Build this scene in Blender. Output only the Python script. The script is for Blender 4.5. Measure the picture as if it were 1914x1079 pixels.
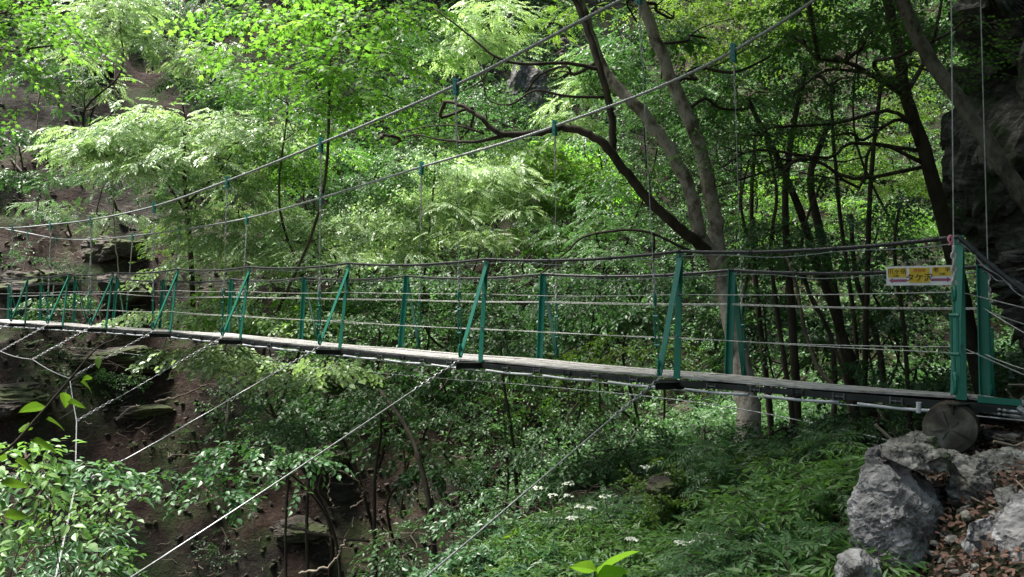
import bpy, math, random
import numpy as np
from mathutils import Vector, Matrix, noise as mnoise
R_ = math.radians
SC = bpy.context.scene
COL = SC.collection
for o in list(bpy.data.objects): bpy.data.objects.remove(o)
F = 1474.0                                     # focal length in photo pixels (1914 wide)
# ---------------------------------------------------------------- camera
cam = bpy.data.cameras.new('camera'); cam.sensor_width = 36; cam.lens = F/1914*36
cam.clip_start = .05; cam.clip_end = 500
camo = bpy.data.objects.new('camera', cam); COL.objects.link(camo)
camo.location = (0, 0, 0); camo.rotation_euler = (R_(90), 0, 0)
SC.camera = camo
# ---------------------------------------------------------------- light
SUN_EL, SUN_AZ = 66, 292                        # azimuth clockwise from +Y
w = bpy.data.worlds.new("World"); SC.world = w; w.use_nodes = True
nt = w.node_tree; bg = nt.nodes['Background']
sky = nt.nodes.new('ShaderNodeTexSky'); sky.sky_type = 'NISHITA'; sky.sun_disc = False
sky.sun_elevation = R_(SUN_EL); sky.sun_rotation = R_(SUN_AZ); sky.air_density = 1.3; sky.dust_density = 4
nt.links.new(sky.outputs[0], bg.inputs[0]); bg.inputs[1].default_value = 0.05
sun = bpy.data.lights.new('sun', 'SUN'); sun.energy = 5.0; sun.angle = R_(22); sun.color = (1, .96, .88)
suno = bpy.data.objects.new('sun', sun); COL.objects.link(suno)
sd = Vector((math.sin(R_(SUN_AZ))*math.cos(R_(SUN_EL)), math.cos(R_(SUN_AZ))*math.cos(R_(SUN_EL)), math.sin(R_(SUN_EL))))
suno.rotation_euler = sd.to_track_quat('Z', 'Y').to_euler(); suno.location = (0, 0, 30)
SC.view_settings.view_transform = 'Standard'; SC.view_settings.look = 'None'
SC.view_settings.exposure = 1.82; SC.view_settings.gamma = 1
SC.render.engine = 'CYCLES'
SC.cycles.max_bounces = 5; SC.cycles.diffuse_bounces = 3; SC.cycles.glossy_bounces = 2
SC.cycles.transmission_bounces = 3; SC.cycles.transparent_max_bounces = 4

# ---------------------------------------------------------------- helpers
rng = np.random.default_rng(7); random.seed(7)
def P(px, py, d): return np.array(((px-957)/F*d, d, -(py-539.5)/F*d))

def tag(o, label=None, cat=None, group=None, kind=None):
    if label: o['label'] = label
    if cat: o['category'] = cat
    if group: o['group'] = group
    if kind: o['kind'] = kind
    return o
def empty(name, label, cat, loc=(0, 0, 0), group=None):
    o = bpy.data.objects.new(name, None); COL.objects.link(o); o.location = [float(c) for c in loc]
    o.empty_display_size = .2
    return tag(o, label, cat, group)

class MB:
    def __init__(s): s.V = []; s.F = []; s.n = 0
    def add(s, V, Fs, mat=0, tint=.5):
        V = np.asarray(V, float).reshape(-1, 3)
        if not isinstance(Fs, list): Fs = [Fs]
        for f in Fs:
            f = np.asarray(f, int)
            if f.size:
                t = np.broadcast_to(np.asarray(tint, float), (len(f),)) if np.ndim(tint) < 2 else tint
                s.F.append((f+s.n, mat, t))
        s.V.append(V); s.n += len(V); return s
    def build(s, name, mats, parent=None, smooth=False, loc=None):
        me = bpy.data.meshes.new(name)
        V = np.concatenate(s.V) if s.V else np.zeros((0, 3))
        off = np.zeros(3)
        if parent is not None: off = np.array(parent.matrix_local.translation if parent.parent is None else (0, 0, 0))
        pl = np.zeros(3); q = parent
        while q is not None: pl = pl+np.array(q.location); q = q.parent
        org = np.array(loc, float) if loc is not None else (pl if parent is not None else np.zeros(3))
        V = V-org
        me.vertices.add(len(V)); me.vertices.foreach_set('co', V.astype(np.float32).ravel())
        tot = np.concatenate([np.full(len(f), f.shape[1]) for f, m, t in s.F])
        idx = np.concatenate([f.ravel() for f, m, t in s.F])
        mi = np.concatenate([np.full(len(f), m) for f, m, t in s.F])
        ti = np.concatenate([t for f, m, t in s.F])
        me.loops.add(len(idx)); me.loops.foreach_set('vertex_index', idx.astype(np.int32))
        me.polygons.add(len(tot))
        me.polygons.foreach_set('loop_start', np.concatenate([[0], np.cumsum(tot)[:-1]]).astype(np.int32))
        me.polygons.foreach_set('loop_total', tot.astype(np.int32))
        me.polygons.foreach_set('material_index', mi.astype(np.int32))
        me.polygons.foreach_set('use_smooth', np.full(len(tot), smooth))
        a = me.attributes.new('tint', 'FLOAT', 'FACE'); a.data.foreach_set('value', ti.astype(np.float32))
        if not isinstance(mats, (list, tuple)): mats = [mats]
        for m in mats: me.materials.append(m)
        me.update(calc_edges=True)
        o = bpy.data.objects.new(name, me); COL.objects.link(o)
        o.parent = parent; o.location = [float(c) for c in (org-pl)]
        return o

def catmull(pts, sub):
    p = np.asarray(pts, float); 
    if len(p) < 3 or sub < 2: 
        if len(p) == 2 and sub >= 2:
            t = np.linspace(0, 1, sub+1)[:, None]; return p[0]*(1-t)+p[1]*t
        return p
    q = np.vstack([2*p[0]-p[1], p, 2*p[-1]-p[-2]]); out = []
    for i in range(1, len(q)-2):
        for t in np.linspace(0, 1, sub, endpoint=False):
            a, b, c, d = q[i-1], q[i], q[i+1], q[i+2]
            out.append(.5*(2*b+(c-a)*t+(2*a-5*b+4*c-d)*t*t+(3*b-a-3*c+d)*t**3))
    out.append(p[-1]); return np.array(out)

def tube(mb, pts, r, n=6, mat=0, tint=.5, lobes=0, twist=0., lob=.12, wob=0.):
    p = np.asarray(pts, float); m = len(p)
    r = np.interp(np.linspace(0, 1, m), np.linspace(0, 1, len(r)), r) if np.ndim(r) else np.full(m, r)
    T = np.gradient(p, axis=0); T /= np.linalg.norm(T, axis=1)[:, None]+1e-12
    N = np.zeros_like(p); a = np.array((0, 0, 1.)) if abs(T[0][2]) < .9 else np.array((1., 0, 0))
    N[0] = np.cross(T[0], a); N[0] /= np.linalg.norm(N[0])
    for i in range(1, m):
        v = N[i-1]-T[i]*np.dot(N[i-1], T[i]); N[i] = v/(np.linalg.norm(v)+1e-12)
    B = np.cross(T, N)
    th = np.linspace(0, 2*np.pi, n, endpoint=False)
    s = np.concatenate([[0], np.cumsum(np.linalg.norm(np.diff(p, axis=0), axis=1))])
    ang = th[None, :]+(s*twist)[:, None]
    rr = r[:, None]*(1+(lob*np.cos(lobes*th)[None, :] if lobes else 0))
    if wob: rr = rr*(1+wob*(rng.random((m, n))-.5))
    V = p[:, None, :]+rr[..., None]*(np.cos(ang)[..., None]*N[:, None]+np.sin(ang)[..., None]*B[:, None])
    V = V.reshape(-1, 3)
    i = np.arange(m-1)[:, None]*n; j = np.arange(n)[None, :]; k = (j+1) % n
    Q = np.stack([i+j, i+k, i+n+k, i+n+j], -1).reshape(-1, 4)
    caps = np.array([list(range(n))[::-1], list(range((m-1)*n, m*n))])
    mb.add(V, [Q, caps], mat, tint); return mb

def box(mb, a, b, wv, hv, mat=0):
    """prism from a to b with cross-section half vectors wv, hv"""
    a, b, wv, hv = [np.asarray(q, float) for q in (a, b, wv, hv)]
    V = [e+sx*wv+sz*hv for e in (a, b) for sx, sz in ((-1, -1), (1, -1), (1, 1), (-1, 1))]
    mb.add(V, np.array([[0, 1, 2, 3], [7, 6, 5, 4], [0, 4, 5, 1], [1, 5, 6, 2], [2, 6, 7, 3], [3, 7, 4, 0]]), mat)
    return mb
def unit(v): v = np.asarray(v, float); return v/np.linalg.norm(v)

def chain(mb, a, b, L=.045, r=.005, wd=.016):
    a, b = np.asarray(a, float), np.asarray(b, float); d = b-a; n = max(1, int(np.linalg.norm(d)/(L*.75)))
    t = unit(d); u = unit(np.cross(t, (0.3, .9, .2))); v = np.cross(t, u)
    th = np.linspace(0, 2*np.pi, 10, endpoint=False); ph = np.linspace(0, 2*np.pi, 5, endpoint=False)
    j = np.arange(10)[:, None]; k = np.arange(5)[None, :]
    Q = np.stack([j*5+k, ((j+1) % 10)*5+k, ((j+1) % 10)*5+(k+1) % 5, j*5+(k+1) % 5], -1).reshape(-1, 4)
    for i in range(n):
        c = a+d*(i+.5)/n; s = u if i % 2 else v; nn = v if i % 2 else u
        ctr = c+np.outer(np.cos(th)*(L/2-r), t)+np.outer(np.sin(th)*(wd-r), s)
        out = np.outer(np.cos(th), t)+np.outer(np.sin(th), s)
        V = ctr[:, None, :]+r*(np.cos(ph)[None, :, None]*out[:, None, :]+np.sin(ph)[None, :, None]*nn)
        mb.add(V.reshape(-1, 3), Q)
    return mb

# ---------------------------------------------------------------- materials
def newmat(name):
    m = bpy.data.materials.new(name); m.use_nodes = True; t = m.node_tree
    return m, t, t.nodes, t.links, t.nodes['Principled BSDF']
def ramp(N, stops):
    r = N.new('ShaderNodeValToRGB'); e = r.color_ramp.elements
    while len(e) < len(stops): e.new(.5)
    for q, (p, c) in zip(e, stops): q.position = p; q.color = (*c, 1)
    return r
def leafmat(name, c1, c2, rough=.42, tr=.45, tc=None):
    m, t, N, L, b = newmat(name)
    at = N.new('ShaderNodeAttribute'); at.attribute_name = 'tint'; at.attribute_type = 'GEOMETRY'
    r = ramp(N, [(0, c1), (.85, c2), (1., tuple(min(1, x*1.2) for x in c2))])
    L.new(at.outputs['Fac'], r.inputs[0]); L.new(r.outputs[0], b.inputs['Base Color'])
    b.inputs['Roughness'].default_value = rough
    b.inputs['Specular IOR Level'].default_value = .45
    tl = N.new('ShaderNodeBsdfTranslucent'); mx = N.new('ShaderNodeMixShader'); mx.inputs[0].default_value = tr
    mm = N.new('ShaderNodeMix'); mm.data_type = 'RGBA'; mm.blend_type = 'MULTIPLY'; mm.inputs[0].default_value = 1
    L.new(r.outputs[0], mm.inputs[6]); mm.inputs[7].default_value = (*(tc or (1.8, 1.95, 1.05)), 1)
    L.new(mm.outputs[2], tl.inputs[0])
    L.new(b.outputs[0], mx.inputs[1]); L.new(tl.outputs[0], mx.inputs[2])
    L.new(mx.outputs[0], N['Material Output'].inputs[0]); return m
def noisemat(name, stops, scale=5, detail=8, rough=.85, bump=.3, bscale=None, stretch=(1, 1, 1), spec=.3, metal=0., dist=.02, nrough=.6):
    m, t, N, L, b = newmat(name)
    tc = N.new('ShaderNodeTexCoord'); mp = N.new('ShaderNodeMapping'); mp.inputs['Scale'].default_value = stretch
    L.new(tc.outputs['Object'], mp.inputs[0])
    n = N.new('ShaderNodeTexNoise'); n.inputs['Scale'].default_value = scale; n.inputs['Detail'].default_value = detail
    n.inputs['Roughness'].default_value = nrough
    L.new(mp.outputs[0], n.inputs[0]); r = ramp(N, stops); L.new(n.outputs[0], r.inputs[0])
    L.new(r.outputs[0], b.inputs['Base Color'])
    b.inputs['Roughness'].default_value = rough; b.inputs['Specular IOR Level'].default_value = spec; b.inputs['Metallic'].default_value = metal
    n2 = N.new('ShaderNodeTexNoise'); n2.inputs['Scale'].default_value = bscale or scale*2; n2.inputs['Detail'].default_value = 6
    L.new(mp.outputs[0], n2.inputs[0])
    bp = N.new('ShaderNodeBump'); bp.inputs['Strength'].default_value = bump; bp.inputs['Distance'].default_value = dist
    L.new(n2.outputs[0], bp.inputs['Height']); L.new(bp.outputs[0], b.inputs['Normal'])
    return m
M = {}
M['maple'] = leafmat('maple_leaf', (.05, .14, .022), (.14, .275, .05), rough=.5, tr=.52)
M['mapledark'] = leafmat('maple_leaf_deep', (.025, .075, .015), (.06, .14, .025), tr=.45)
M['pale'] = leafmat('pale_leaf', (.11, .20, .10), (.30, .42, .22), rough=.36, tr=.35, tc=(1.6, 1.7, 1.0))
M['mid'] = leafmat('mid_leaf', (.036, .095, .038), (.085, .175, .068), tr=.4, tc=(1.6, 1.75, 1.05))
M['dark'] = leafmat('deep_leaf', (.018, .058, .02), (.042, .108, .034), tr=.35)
M['blue'] = leafmat('bluish_leaf', (.035, .10, .042), (.09, .195, .085), rough=.4, tr=.3)
M['yellow'] = leafmat('yellow_leaf', (.08, .15, .02), (.15, .25, .04), tr=.48)
M['bright'] = leafmat('fresh_leaf', (.075, .16, .02), (.14, .25, .03), tr=.42)
M['herb'] = leafmat('herb_leaf', (.05, .13, .035), (.135, .25, .075), rough=.45, tr=.35)
M['litterleaf'] = leafmat('dead_leaf', (.055, .028, .02), (.20, .115, .085), rough=.7, tr=.1, tc=(1, 1, 1))
M['petal'] = leafmat('white_petal', (.5, .55, .45), (.78, .8, .72), rough=.6, tr=.25, tc=(1, 1, 1))
M['twig'] = noisemat('twig_bark', [(.3, (.03, .024, .018)), (.7, (.08, .065, .05))], 8)
M['barkpale'] = noisemat('pale_bark', [(.36, (.05, .042, .034)), (.44, (.17, .15, .12)), (.53, (.36, .33, .29)), (.60, (.28, .25, .21)), (.66, (.07, .07, .045))], 3.6, 9, bump=.9, bscale=22, stretch=(1, 1, .6), nrough=.7)
M['barkdark'] = noisemat('dark_bark', [(.3, (.018, .015, .011)), (.6, (.06, .048, .036)), (.8, (.09, .085, .055))], 6, 8, bump=.8, bscale=16, stretch=(1, 1, .25))
M['vine'] = noisemat('vine_bark', [(.3, (.16, .13, .10)), (.7, (.30, .26, .21))], 9)

def rockmat(name, lo, mid, hi, s=1.0, moss=.0, vein=.7, mossc=(.05, .08, .02), zs=2.4):
    m, t, N, L, b = newmat(name)
    tc = N.new('ShaderNodeTexCoord'); mp = N.new('ShaderNodeMapping')
    mp.inputs['Rotation'].default_value = (.5, .3, .2); mp.inputs['Scale'].default_value = (s, s, s*zs); L.new(tc.outputs['Object'], mp.inputs[0])
    n = N.new('ShaderNodeTexNoise'); n.inputs['Scale'].default_value = 2.2; n.inputs['Detail'].default_value = 12; n.inputs['Roughness'].default_value = .68
    n.inputs['Distortion'].default_value = .6
    L.new(mp.outputs[0], n.inputs[0]); r = ramp(N, [(.32, lo), (.5, mid), (.68, hi)]); L.new(n.outputs[0], r.inputs[0])
    col = r.outputs[0]
    vo = N.new('ShaderNodeTexVoronoi'); vo.feature = 'DISTANCE_TO_EDGE'; vo.inputs['Scale'].default_value = 2.6
    n3 = N.new('ShaderNodeTexNoise'); n3.inputs['Scale'].default_value = 3; n3.inputs['Detail'].default_value = 6; L.new(mp.outputs[0], n3.inputs[0])
    va = N.new('ShaderNodeMix'); va.data_type = 'RGBA'; va.inputs[0].default_value = .35; L.new(mp.outputs[0], va.inputs[6]); L.new(n3.outputs['Color'], va.inputs[7])
    L.new(va.outputs[2], vo.inputs[0]); r2 = ramp(N, [(0, (.25,)*3), (.035, (1,)*3)]); L.new(vo.outputs[0], r2.inputs[0])
    mu = N.new('ShaderNodeMix'); mu.data_type = 'RGBA'; mu.blend_type = 'MULTIPLY'; mu.inputs[0].default_value = vein
    L.new(col, mu.inputs[6]); L.new(r2.outputs[0], mu.inputs[7]); col = mu.outputs[2]
    if moss:
        n4 = N.new('ShaderNodeTexNoise'); n4.inputs['Scale'].default_value = .9*s; n4.inputs['Detail'].default_value = 8; L.new(tc.outputs['Object'], n4.inputs[0])
        r4 = ramp(N, [(.62-moss*.3, (0,)*3), (.72-moss*.3, (1,)*3)]); L.new(n4.outputs[0], r4.inputs[0])
        mo = N.new('ShaderNodeMix'); mo.data_type = 'RGBA'; L.new(r4.outputs[0], mo.inputs[0]); L.new(col, mo.inputs[6]); mo.inputs[7].default_value = (*mossc, 1); col = mo.outputs[2]
    L.new(col, b.inputs['Base Color']); b.inputs['Roughness'].default_value = .85; b.inputs['Specular IOR Level'].default_value = .3
    bp = N.new('ShaderNodeBump'); bp.inputs['Strength'].default_value = .8; bp.inputs['Distance'].default_value = .05/s
    ad = N.new('ShaderNodeMath'); ad.operation = 'ADD'; L.new(n.outputs[0], ad.inputs[0])
    ml = N.new('ShaderNodeMath'); ml.operation = 'MULTIPLY'; ml.inputs[1].default_value = .3; L.new(r2.outputs[0], ml.inputs[0]); L.new(ml.outputs[0], ad.inputs[1])
    L.new(ad.outputs[0], bp.inputs['Height']); L.new(bp.outputs[0], b.inputs['Normal']); return m
M['boulder'] = rockmat('boulder_rock', (.03, .03, .031), (.23, .227, .23), (.46, .455, .465), 2.6, .12, .3, (.05, .055, .04), 1.2)
M['slab'] = rockmat('slab_rock', (.025, .023, .021), (.18, .175, .16), (.38, .37, .345), 3.4, .15)
M['cliff'] = rockmat('cliff_rock', (.025, .024, .024), (.085, .082, .08), (.20, .195, .19), 2.2, .25, mossc=(.03, .045, .02))
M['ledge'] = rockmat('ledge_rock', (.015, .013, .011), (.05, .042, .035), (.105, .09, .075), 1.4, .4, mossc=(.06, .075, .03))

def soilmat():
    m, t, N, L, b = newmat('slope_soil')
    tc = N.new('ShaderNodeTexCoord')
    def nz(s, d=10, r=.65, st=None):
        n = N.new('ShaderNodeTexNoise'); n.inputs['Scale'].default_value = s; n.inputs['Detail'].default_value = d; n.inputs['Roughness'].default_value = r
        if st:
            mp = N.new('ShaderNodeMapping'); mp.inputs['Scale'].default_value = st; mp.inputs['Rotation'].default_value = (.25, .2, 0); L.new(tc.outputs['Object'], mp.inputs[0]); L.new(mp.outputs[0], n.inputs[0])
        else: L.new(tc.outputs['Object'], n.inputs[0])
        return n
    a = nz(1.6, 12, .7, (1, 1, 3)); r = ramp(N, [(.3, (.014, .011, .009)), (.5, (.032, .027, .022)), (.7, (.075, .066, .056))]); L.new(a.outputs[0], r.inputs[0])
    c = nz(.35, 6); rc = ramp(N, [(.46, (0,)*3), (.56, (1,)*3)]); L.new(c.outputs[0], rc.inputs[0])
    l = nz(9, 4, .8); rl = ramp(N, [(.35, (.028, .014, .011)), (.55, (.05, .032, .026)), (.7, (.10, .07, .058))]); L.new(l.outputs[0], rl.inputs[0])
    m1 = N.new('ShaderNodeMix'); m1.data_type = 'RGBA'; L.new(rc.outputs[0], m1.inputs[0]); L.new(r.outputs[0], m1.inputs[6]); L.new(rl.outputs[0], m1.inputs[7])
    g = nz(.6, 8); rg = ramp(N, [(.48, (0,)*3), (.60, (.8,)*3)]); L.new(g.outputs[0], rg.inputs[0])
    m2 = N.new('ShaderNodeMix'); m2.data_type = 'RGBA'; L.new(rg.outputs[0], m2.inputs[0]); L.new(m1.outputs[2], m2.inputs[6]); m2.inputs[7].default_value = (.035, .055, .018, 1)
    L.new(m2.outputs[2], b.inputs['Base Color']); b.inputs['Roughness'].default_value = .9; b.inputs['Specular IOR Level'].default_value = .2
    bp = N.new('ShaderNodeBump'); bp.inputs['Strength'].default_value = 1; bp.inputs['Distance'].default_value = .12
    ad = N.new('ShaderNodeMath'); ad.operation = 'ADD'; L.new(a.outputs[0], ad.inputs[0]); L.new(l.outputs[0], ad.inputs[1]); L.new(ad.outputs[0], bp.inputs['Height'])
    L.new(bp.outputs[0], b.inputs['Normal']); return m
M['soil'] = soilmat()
M['green'] = noisemat('green_paint', [(.3, (.010, .14, .095)), (.58, (.012, .165, .115)), (.66, (.03, .13, .10)), (.72, (.09, .07, .045))], 6, 8, rough=.42, bump=.08, spec=.5)
M['steel'] = noisemat('galvanised_steel', [(.35, (.14, .145, .15)), (.65, (.30, .31, .33))], 30, 4, rough=.45, bump=.1, spec=.5, metal=.35)
M['cable'] = noisemat('wire_rope', [(.35, (.22, .235, .24)), (.65, (.40, .425, .43))], 20, 4, rough=.5, bump=.1, spec=.5, metal=.3)
M['hose'] = noisemat('black_hose', [(.3, (.008, .009, .011)), (.7, (.02, .022, .025))], 12, 4, rough=.42, bump=.05, spec=.5)
M['beam'] = noisemat('dark_steel_beam', [(.3, (.008, .012, .012)), (.7, (.03, .035, .035))], 8, 6, rough=.6, bump=.1)
M['plank'] = noisemat('weathered_plank', [(.32, (.16, .155, .15)), (.48, (.32, .31, .305)), (.68, (.48, .47, .475))], 7, 10, rough=.8, bump=.4, bscale=20, stretch=(1.2, 1.2, 4))
M['pipe'] = noisemat('white_pipe', [(.3, (.35, .37, .4)), (.7, (.6, .62, .65))], 5, 4, rough=.5, bump=.05)
M['log'] = noisemat('log_end', [(.3, (.03, .027, .021)), (.55, (.075, .068, .055)), (.75, (.14, .13, .11))], 5, 10, bump=.4)
M['white'] = noisemat('sign_white', [(.4, (.82, .80, .84)), (.6, (.88, .87, .9))], 8, 3, rough=.6, bump=0)
M['yel'] = noisemat('sign_yellow', [(.4, (.66, .46, .04)), (.6, (.76, .55, .08))], 20, 3, rough=.6, bump=0)
M['ink'] = noisemat('sign_ink', [(.4, (.05, .03, .015)), (.6, (.07, .04, .02))], 20, 3, rough=.6, bump=0)
M['redink'] = noisemat('sign_red', [(.4, (.5, .08, .05)), (.6, (.55, .1, .05))], 20, 3, rough=.6, bump=0)
M['pink'] = noisemat('sign_pink', [(.4, (.35, .10, .19)), (.6, (.40, .13, .22))], 20, 3, rough=.6, bump=0)
M['tape'] = noisemat('pink_tape', [(.4, (.6, .12, .2)), (.6, (.75, .3, .38))], 20, 3, rough=.6, bump=0)

M['cleat'] = noisemat('cleat_steel', [(.3, (.08, .09, .09)), (.7, (.2, .21, .21))], 20, 4, rough=.5, bump=.05)

def ringmat():
    m, t, N, L, b = newmat('log_end_rings'); tc = N.new('ShaderNodeTexCoord')
    ns = N.new('ShaderNodeTexNoise'); ns.inputs['Scale'].default_value = 9; ns.inputs['Detail'].default_value = 8; L.new(tc.outputs['Object'], ns.inputs[0])
    le = N.new('ShaderNodeVectorMath'); le.operation = 'LENGTH'; L.new(tc.outputs['Object'], le.inputs[0])
    m1 = N.new('ShaderNodeMath'); m1.operation = 'MULTIPLY_ADD'; m1.inputs[1].default_value = .03; L.new(ns.outputs[0], m1.inputs[0]); L.new(le.outputs['Value'], m1.inputs[2])
    m2 = N.new('ShaderNodeMath'); m2.operation = 'MULTIPLY'; m2.inputs[1].default_value = 640; L.new(m1.outputs[0], m2.inputs[0])
    m3 = N.new('ShaderNodeMath'); m3.operation = 'SINE'; L.new(m2.outputs[0], m3.inputs[0])
    m4 = N.new('ShaderNodeMath'); m4.operation = 'MULTIPLY_ADD'; m4.inputs[1].default_value = .022; L.new(m3.outputs[0], m4.inputs[0]); L.new(ns.outputs[0], m4.inputs[2])
    r = ramp(N, [(.3, (.022, .02, .015)), (.5, (.07, .064, .05)), (.62, (.12, .115, .09)), (.75, (.2, .195, .17))]); L.new(m4.outputs[0], r.inputs[0]); L.new(r.outputs[0], b.inputs['Base Color'])
    b.inputs['Roughness'].default_value = .9; bp = N.new('ShaderNodeBump'); bp.inputs['Strength'].default_value = .6; bp.inputs['Distance'].default_value = .01; L.new(m4.outputs[0], bp.inputs['Height']); L.new(bp.outputs[0], b.inputs['Normal']); return m
M['ring'] = ringmat()

M['wire'] = noisemat('bright_wire', [(.35, (.30, .30, .29)), (.65, (.52, .52, .5))], 20, 4, rough=.5, bump=.05, spec=.5)

M['barkgrey'] = noisemat('grey_bark', [(.36, (.025, .022, .018)), (.46, (.08, .072, .06)), (.56, (.15, .14, .12)), (.66, (.04, .04, .028))], 4, 9, bump=1., bscale=20, stretch=(1, 1, .5), nrough=.7)
# ---------------------------------------------------------------- terrain
def vnoise(x, y, seed=0):
    xi = np.floor(x).astype(int); yi = np.floor(y).astype(int); xf = x-xi; yf = y-yi
    def h(a, b):
        n = (a*374761393+b*668265263+seed*982451653) & 0x7fffffff
        n = ((n ^ (n >> 13))*1274126177) & 0x7fffffff
        return ((n ^ (n >> 16)) & 0xffff)/65535.
    u = xf*xf*(3-2*xf); v = yf*yf*(3-2*yf)
    return (h(xi, yi)*(1-u)+h(xi+1, yi)*u)*(1-v)+(h(xi, yi+1)*(1-u)+h(xi+1, yi+1)*u)*v-.5
def fbm(x, y, f=1., o=5, g=.5, seed=0):
    s = 0; a = 1.
    for i in range(o): s = s+a*vnoise(x*f+17*i, y*f-31*i, seed+i); f *= 2.03; a *= g
    return s
UX, UY, VX, VY = -.728, .686, .686, .728
def H(x, y):
    x = np.asarray(x, float); y = np.asarray(y, float)
    wx = x+1.2*fbm(x, y, .13, 3, seed=50); wy = y+1.2*fbm(x, y, .13, 3, seed=60)
    t = (wx-4.0)*UX+(wy-5.2)*UY; g = (wx-4.0)*VX+(wy-5.2)*VY
    edge = 7+.6*np.clip(g, -2, 12)
    base = -1.0+.085*np.clip(g, -8, 0)+.05*np.clip(g-6, 0, 10)
    near = base-.28*np.clip(t, 0, None)-.22*np.clip(t-.6, 0, 5)-1.15*np.clip(t-edge, 0, None)+.10*np.clip(-t, 0, 1.5)+.85*np.clip(-t-1.5, 0, None)
    tF = 27-.55*np.clip(g, 0, 26)
    far = -1.0+1.15*(t-tF); far = np.where(far > 22, 22+(far-22)*.3, far)
    q = far*.55+1.6*fbm(x, y, .22, 3, seed=9); far = far+.75*(np.clip((q-np.floor(q)-.5)*2.6, -.5, .5)-(q-np.floor(q)-.5))*np.clip(1.2*fbm(x, y, .16, 2, seed=19)+.55, 0, 1.3)
    back = -3+1.25*(g-21)
    fl = -9+.12*np.clip(g, -20, 40)
    k = .7
    h = np.logaddexp(np.logaddexp(near/k, far/k)*1.0, fl/k)*k
    h = np.maximum(h, 0*h-50); h = np.logaddexp(h/k, back/k)*k
    h = h-.5/(1+np.exp((x-2.06-.12*(y-4))/.16))*np.clip((y-1.2)/1.2, 0, 1)*np.clip((7.2-y)/2.5, 0, 1)
    rough = np.clip((t-5)/10, .12, 1)
    return h+rough*(1.0*fbm(x, y, .35, 4, .55, 3)+.45*fbm(x, y, 1.3, 4, .6, 4))
def hit(px, py, back=0., d0=2.5, d1=58):
    'distance along the view at which the slope is met'
    ds = np.arange(d0, d1, .1); p = np.array([P(px, py, d) for d in ds]); below = p[:, 2] < H(p[:, 0], p[:, 1])
    k = np.argmax(below) if below.any() else len(ds)-1
    return float(ds[k])-back
def Hs(x, y): return float(H(np.array([x]), np.array([y]))[0])
xs = np.linspace(-46, 40, 440); ys = np.linspace(-14, 62, 400)
X, Y = np.meshgrid(xs, ys, indexing='xy'); Z = H(X, Y)
nx, ny = len(xs), len(ys)
i = np.arange(ny-1)[:, None]*nx; j = np.arange(nx-1)[None, :]
mb = MB().add(np.stack([X, Y, Z], -1).reshape(-1, 3), np.stack([i+j, i+j+1, i+nx+j+1, i+nx+j], -1).reshape(-1, 4))
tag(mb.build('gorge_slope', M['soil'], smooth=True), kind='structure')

# ---------------------------------------------------------------- rocks
def rock(name, label, cat, c, r, seed, mat, sub=4, amp=.35, rot=0, cuts=7, group=None, fine=.05):
    """a faceted, cut and eroded block"""
    import bmesh
    bm = bmesh.new(); bmesh.ops.create_icosphere(bm, subdivisions=sub, radius=1)
    rs = random.Random(seed); planes = []
    for _ in range(cuts):
        n = Vector((rs.gauss(0, 1), rs.gauss(0, 1), rs.gauss(0, 1))).normalized(); planes.append((n, rs.uniform(.40, .78)))
    off = Vector((seed*3.1, seed*1.7, seed*.3))
    for v in bm.verts:
        p = v.co.copy()
        for n, d in planes:
            e = p.dot(n)-d
            if e > 0: p -= n*e*.985
        q = p*1.6+off
        p += v.co*amp*(mnoise.fractal(q, .7, 2.1, 5)*.5)
        s = mnoise.ridged_multi_fractal(Vector((q.x*.8, q.y*.8, q.z*3.5))+off, .9, 2.2, 4, 1.0, 2.0)
        p += v.co*fine*(s-1.2)
        if sub >= 6:
            vd, vp = mnoise.voronoi(Vector((p.x*1.9, p.y*1.9, p.z*2.4))+off+Vector((mnoise.noise(q*2), mnoise.noise(q*2+off), 0))*.3); e = vd[1]-vd[0]
            p += v.co*(.09*(mnoise.cell(vp[0]*7.3)-.5)-.05*max(0, 1-e/.07))
            vd, vp = mnoise.voronoi(p*5.5+off); e = vd[1]-vd[0]; p += v.co*(.022*(mnoise.cell(vp[0]*5.1)-.5)-.010*max(0, 1-e/.08))
        v.co = p
    V = np.array([v.co[:] for v in bm.verts]); Fc = np.array([[v.index for v in f.verts] for f in bm.faces]); bm.free()
    V = V-(V.max(0)+V.min(0))/2; V /= (V.max(0)-V.min(0))/2
    V *= np.array(r); cr, sr = math.cos(rot), math.sin(rot)
    V = V@np.array([[cr, sr, 0], [-sr, cr, 0], [0, 0, 1]])
    o = MB().add(V+np.array(c), Fc).build(name, mat, smooth=False, loc=c)
    return tag(o, label, cat, group)
def PR(px, py, d, rpx, rpy, ry, *a, **k): return P(px, py, d), (rpx*d/F, ry, rpy*d/F)
def rk(label, px, py, d, rpx, rpy, ry, seed, mat, name='boulder', **k):
    if d >= 7: d = hit(px, py, .15*ry)
    return rock(name, label, k.pop('cat', 'rock'), P(px, py, d), (rpx*d/F, ry, rpy*d/F), seed, M[mat], **k)
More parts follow.
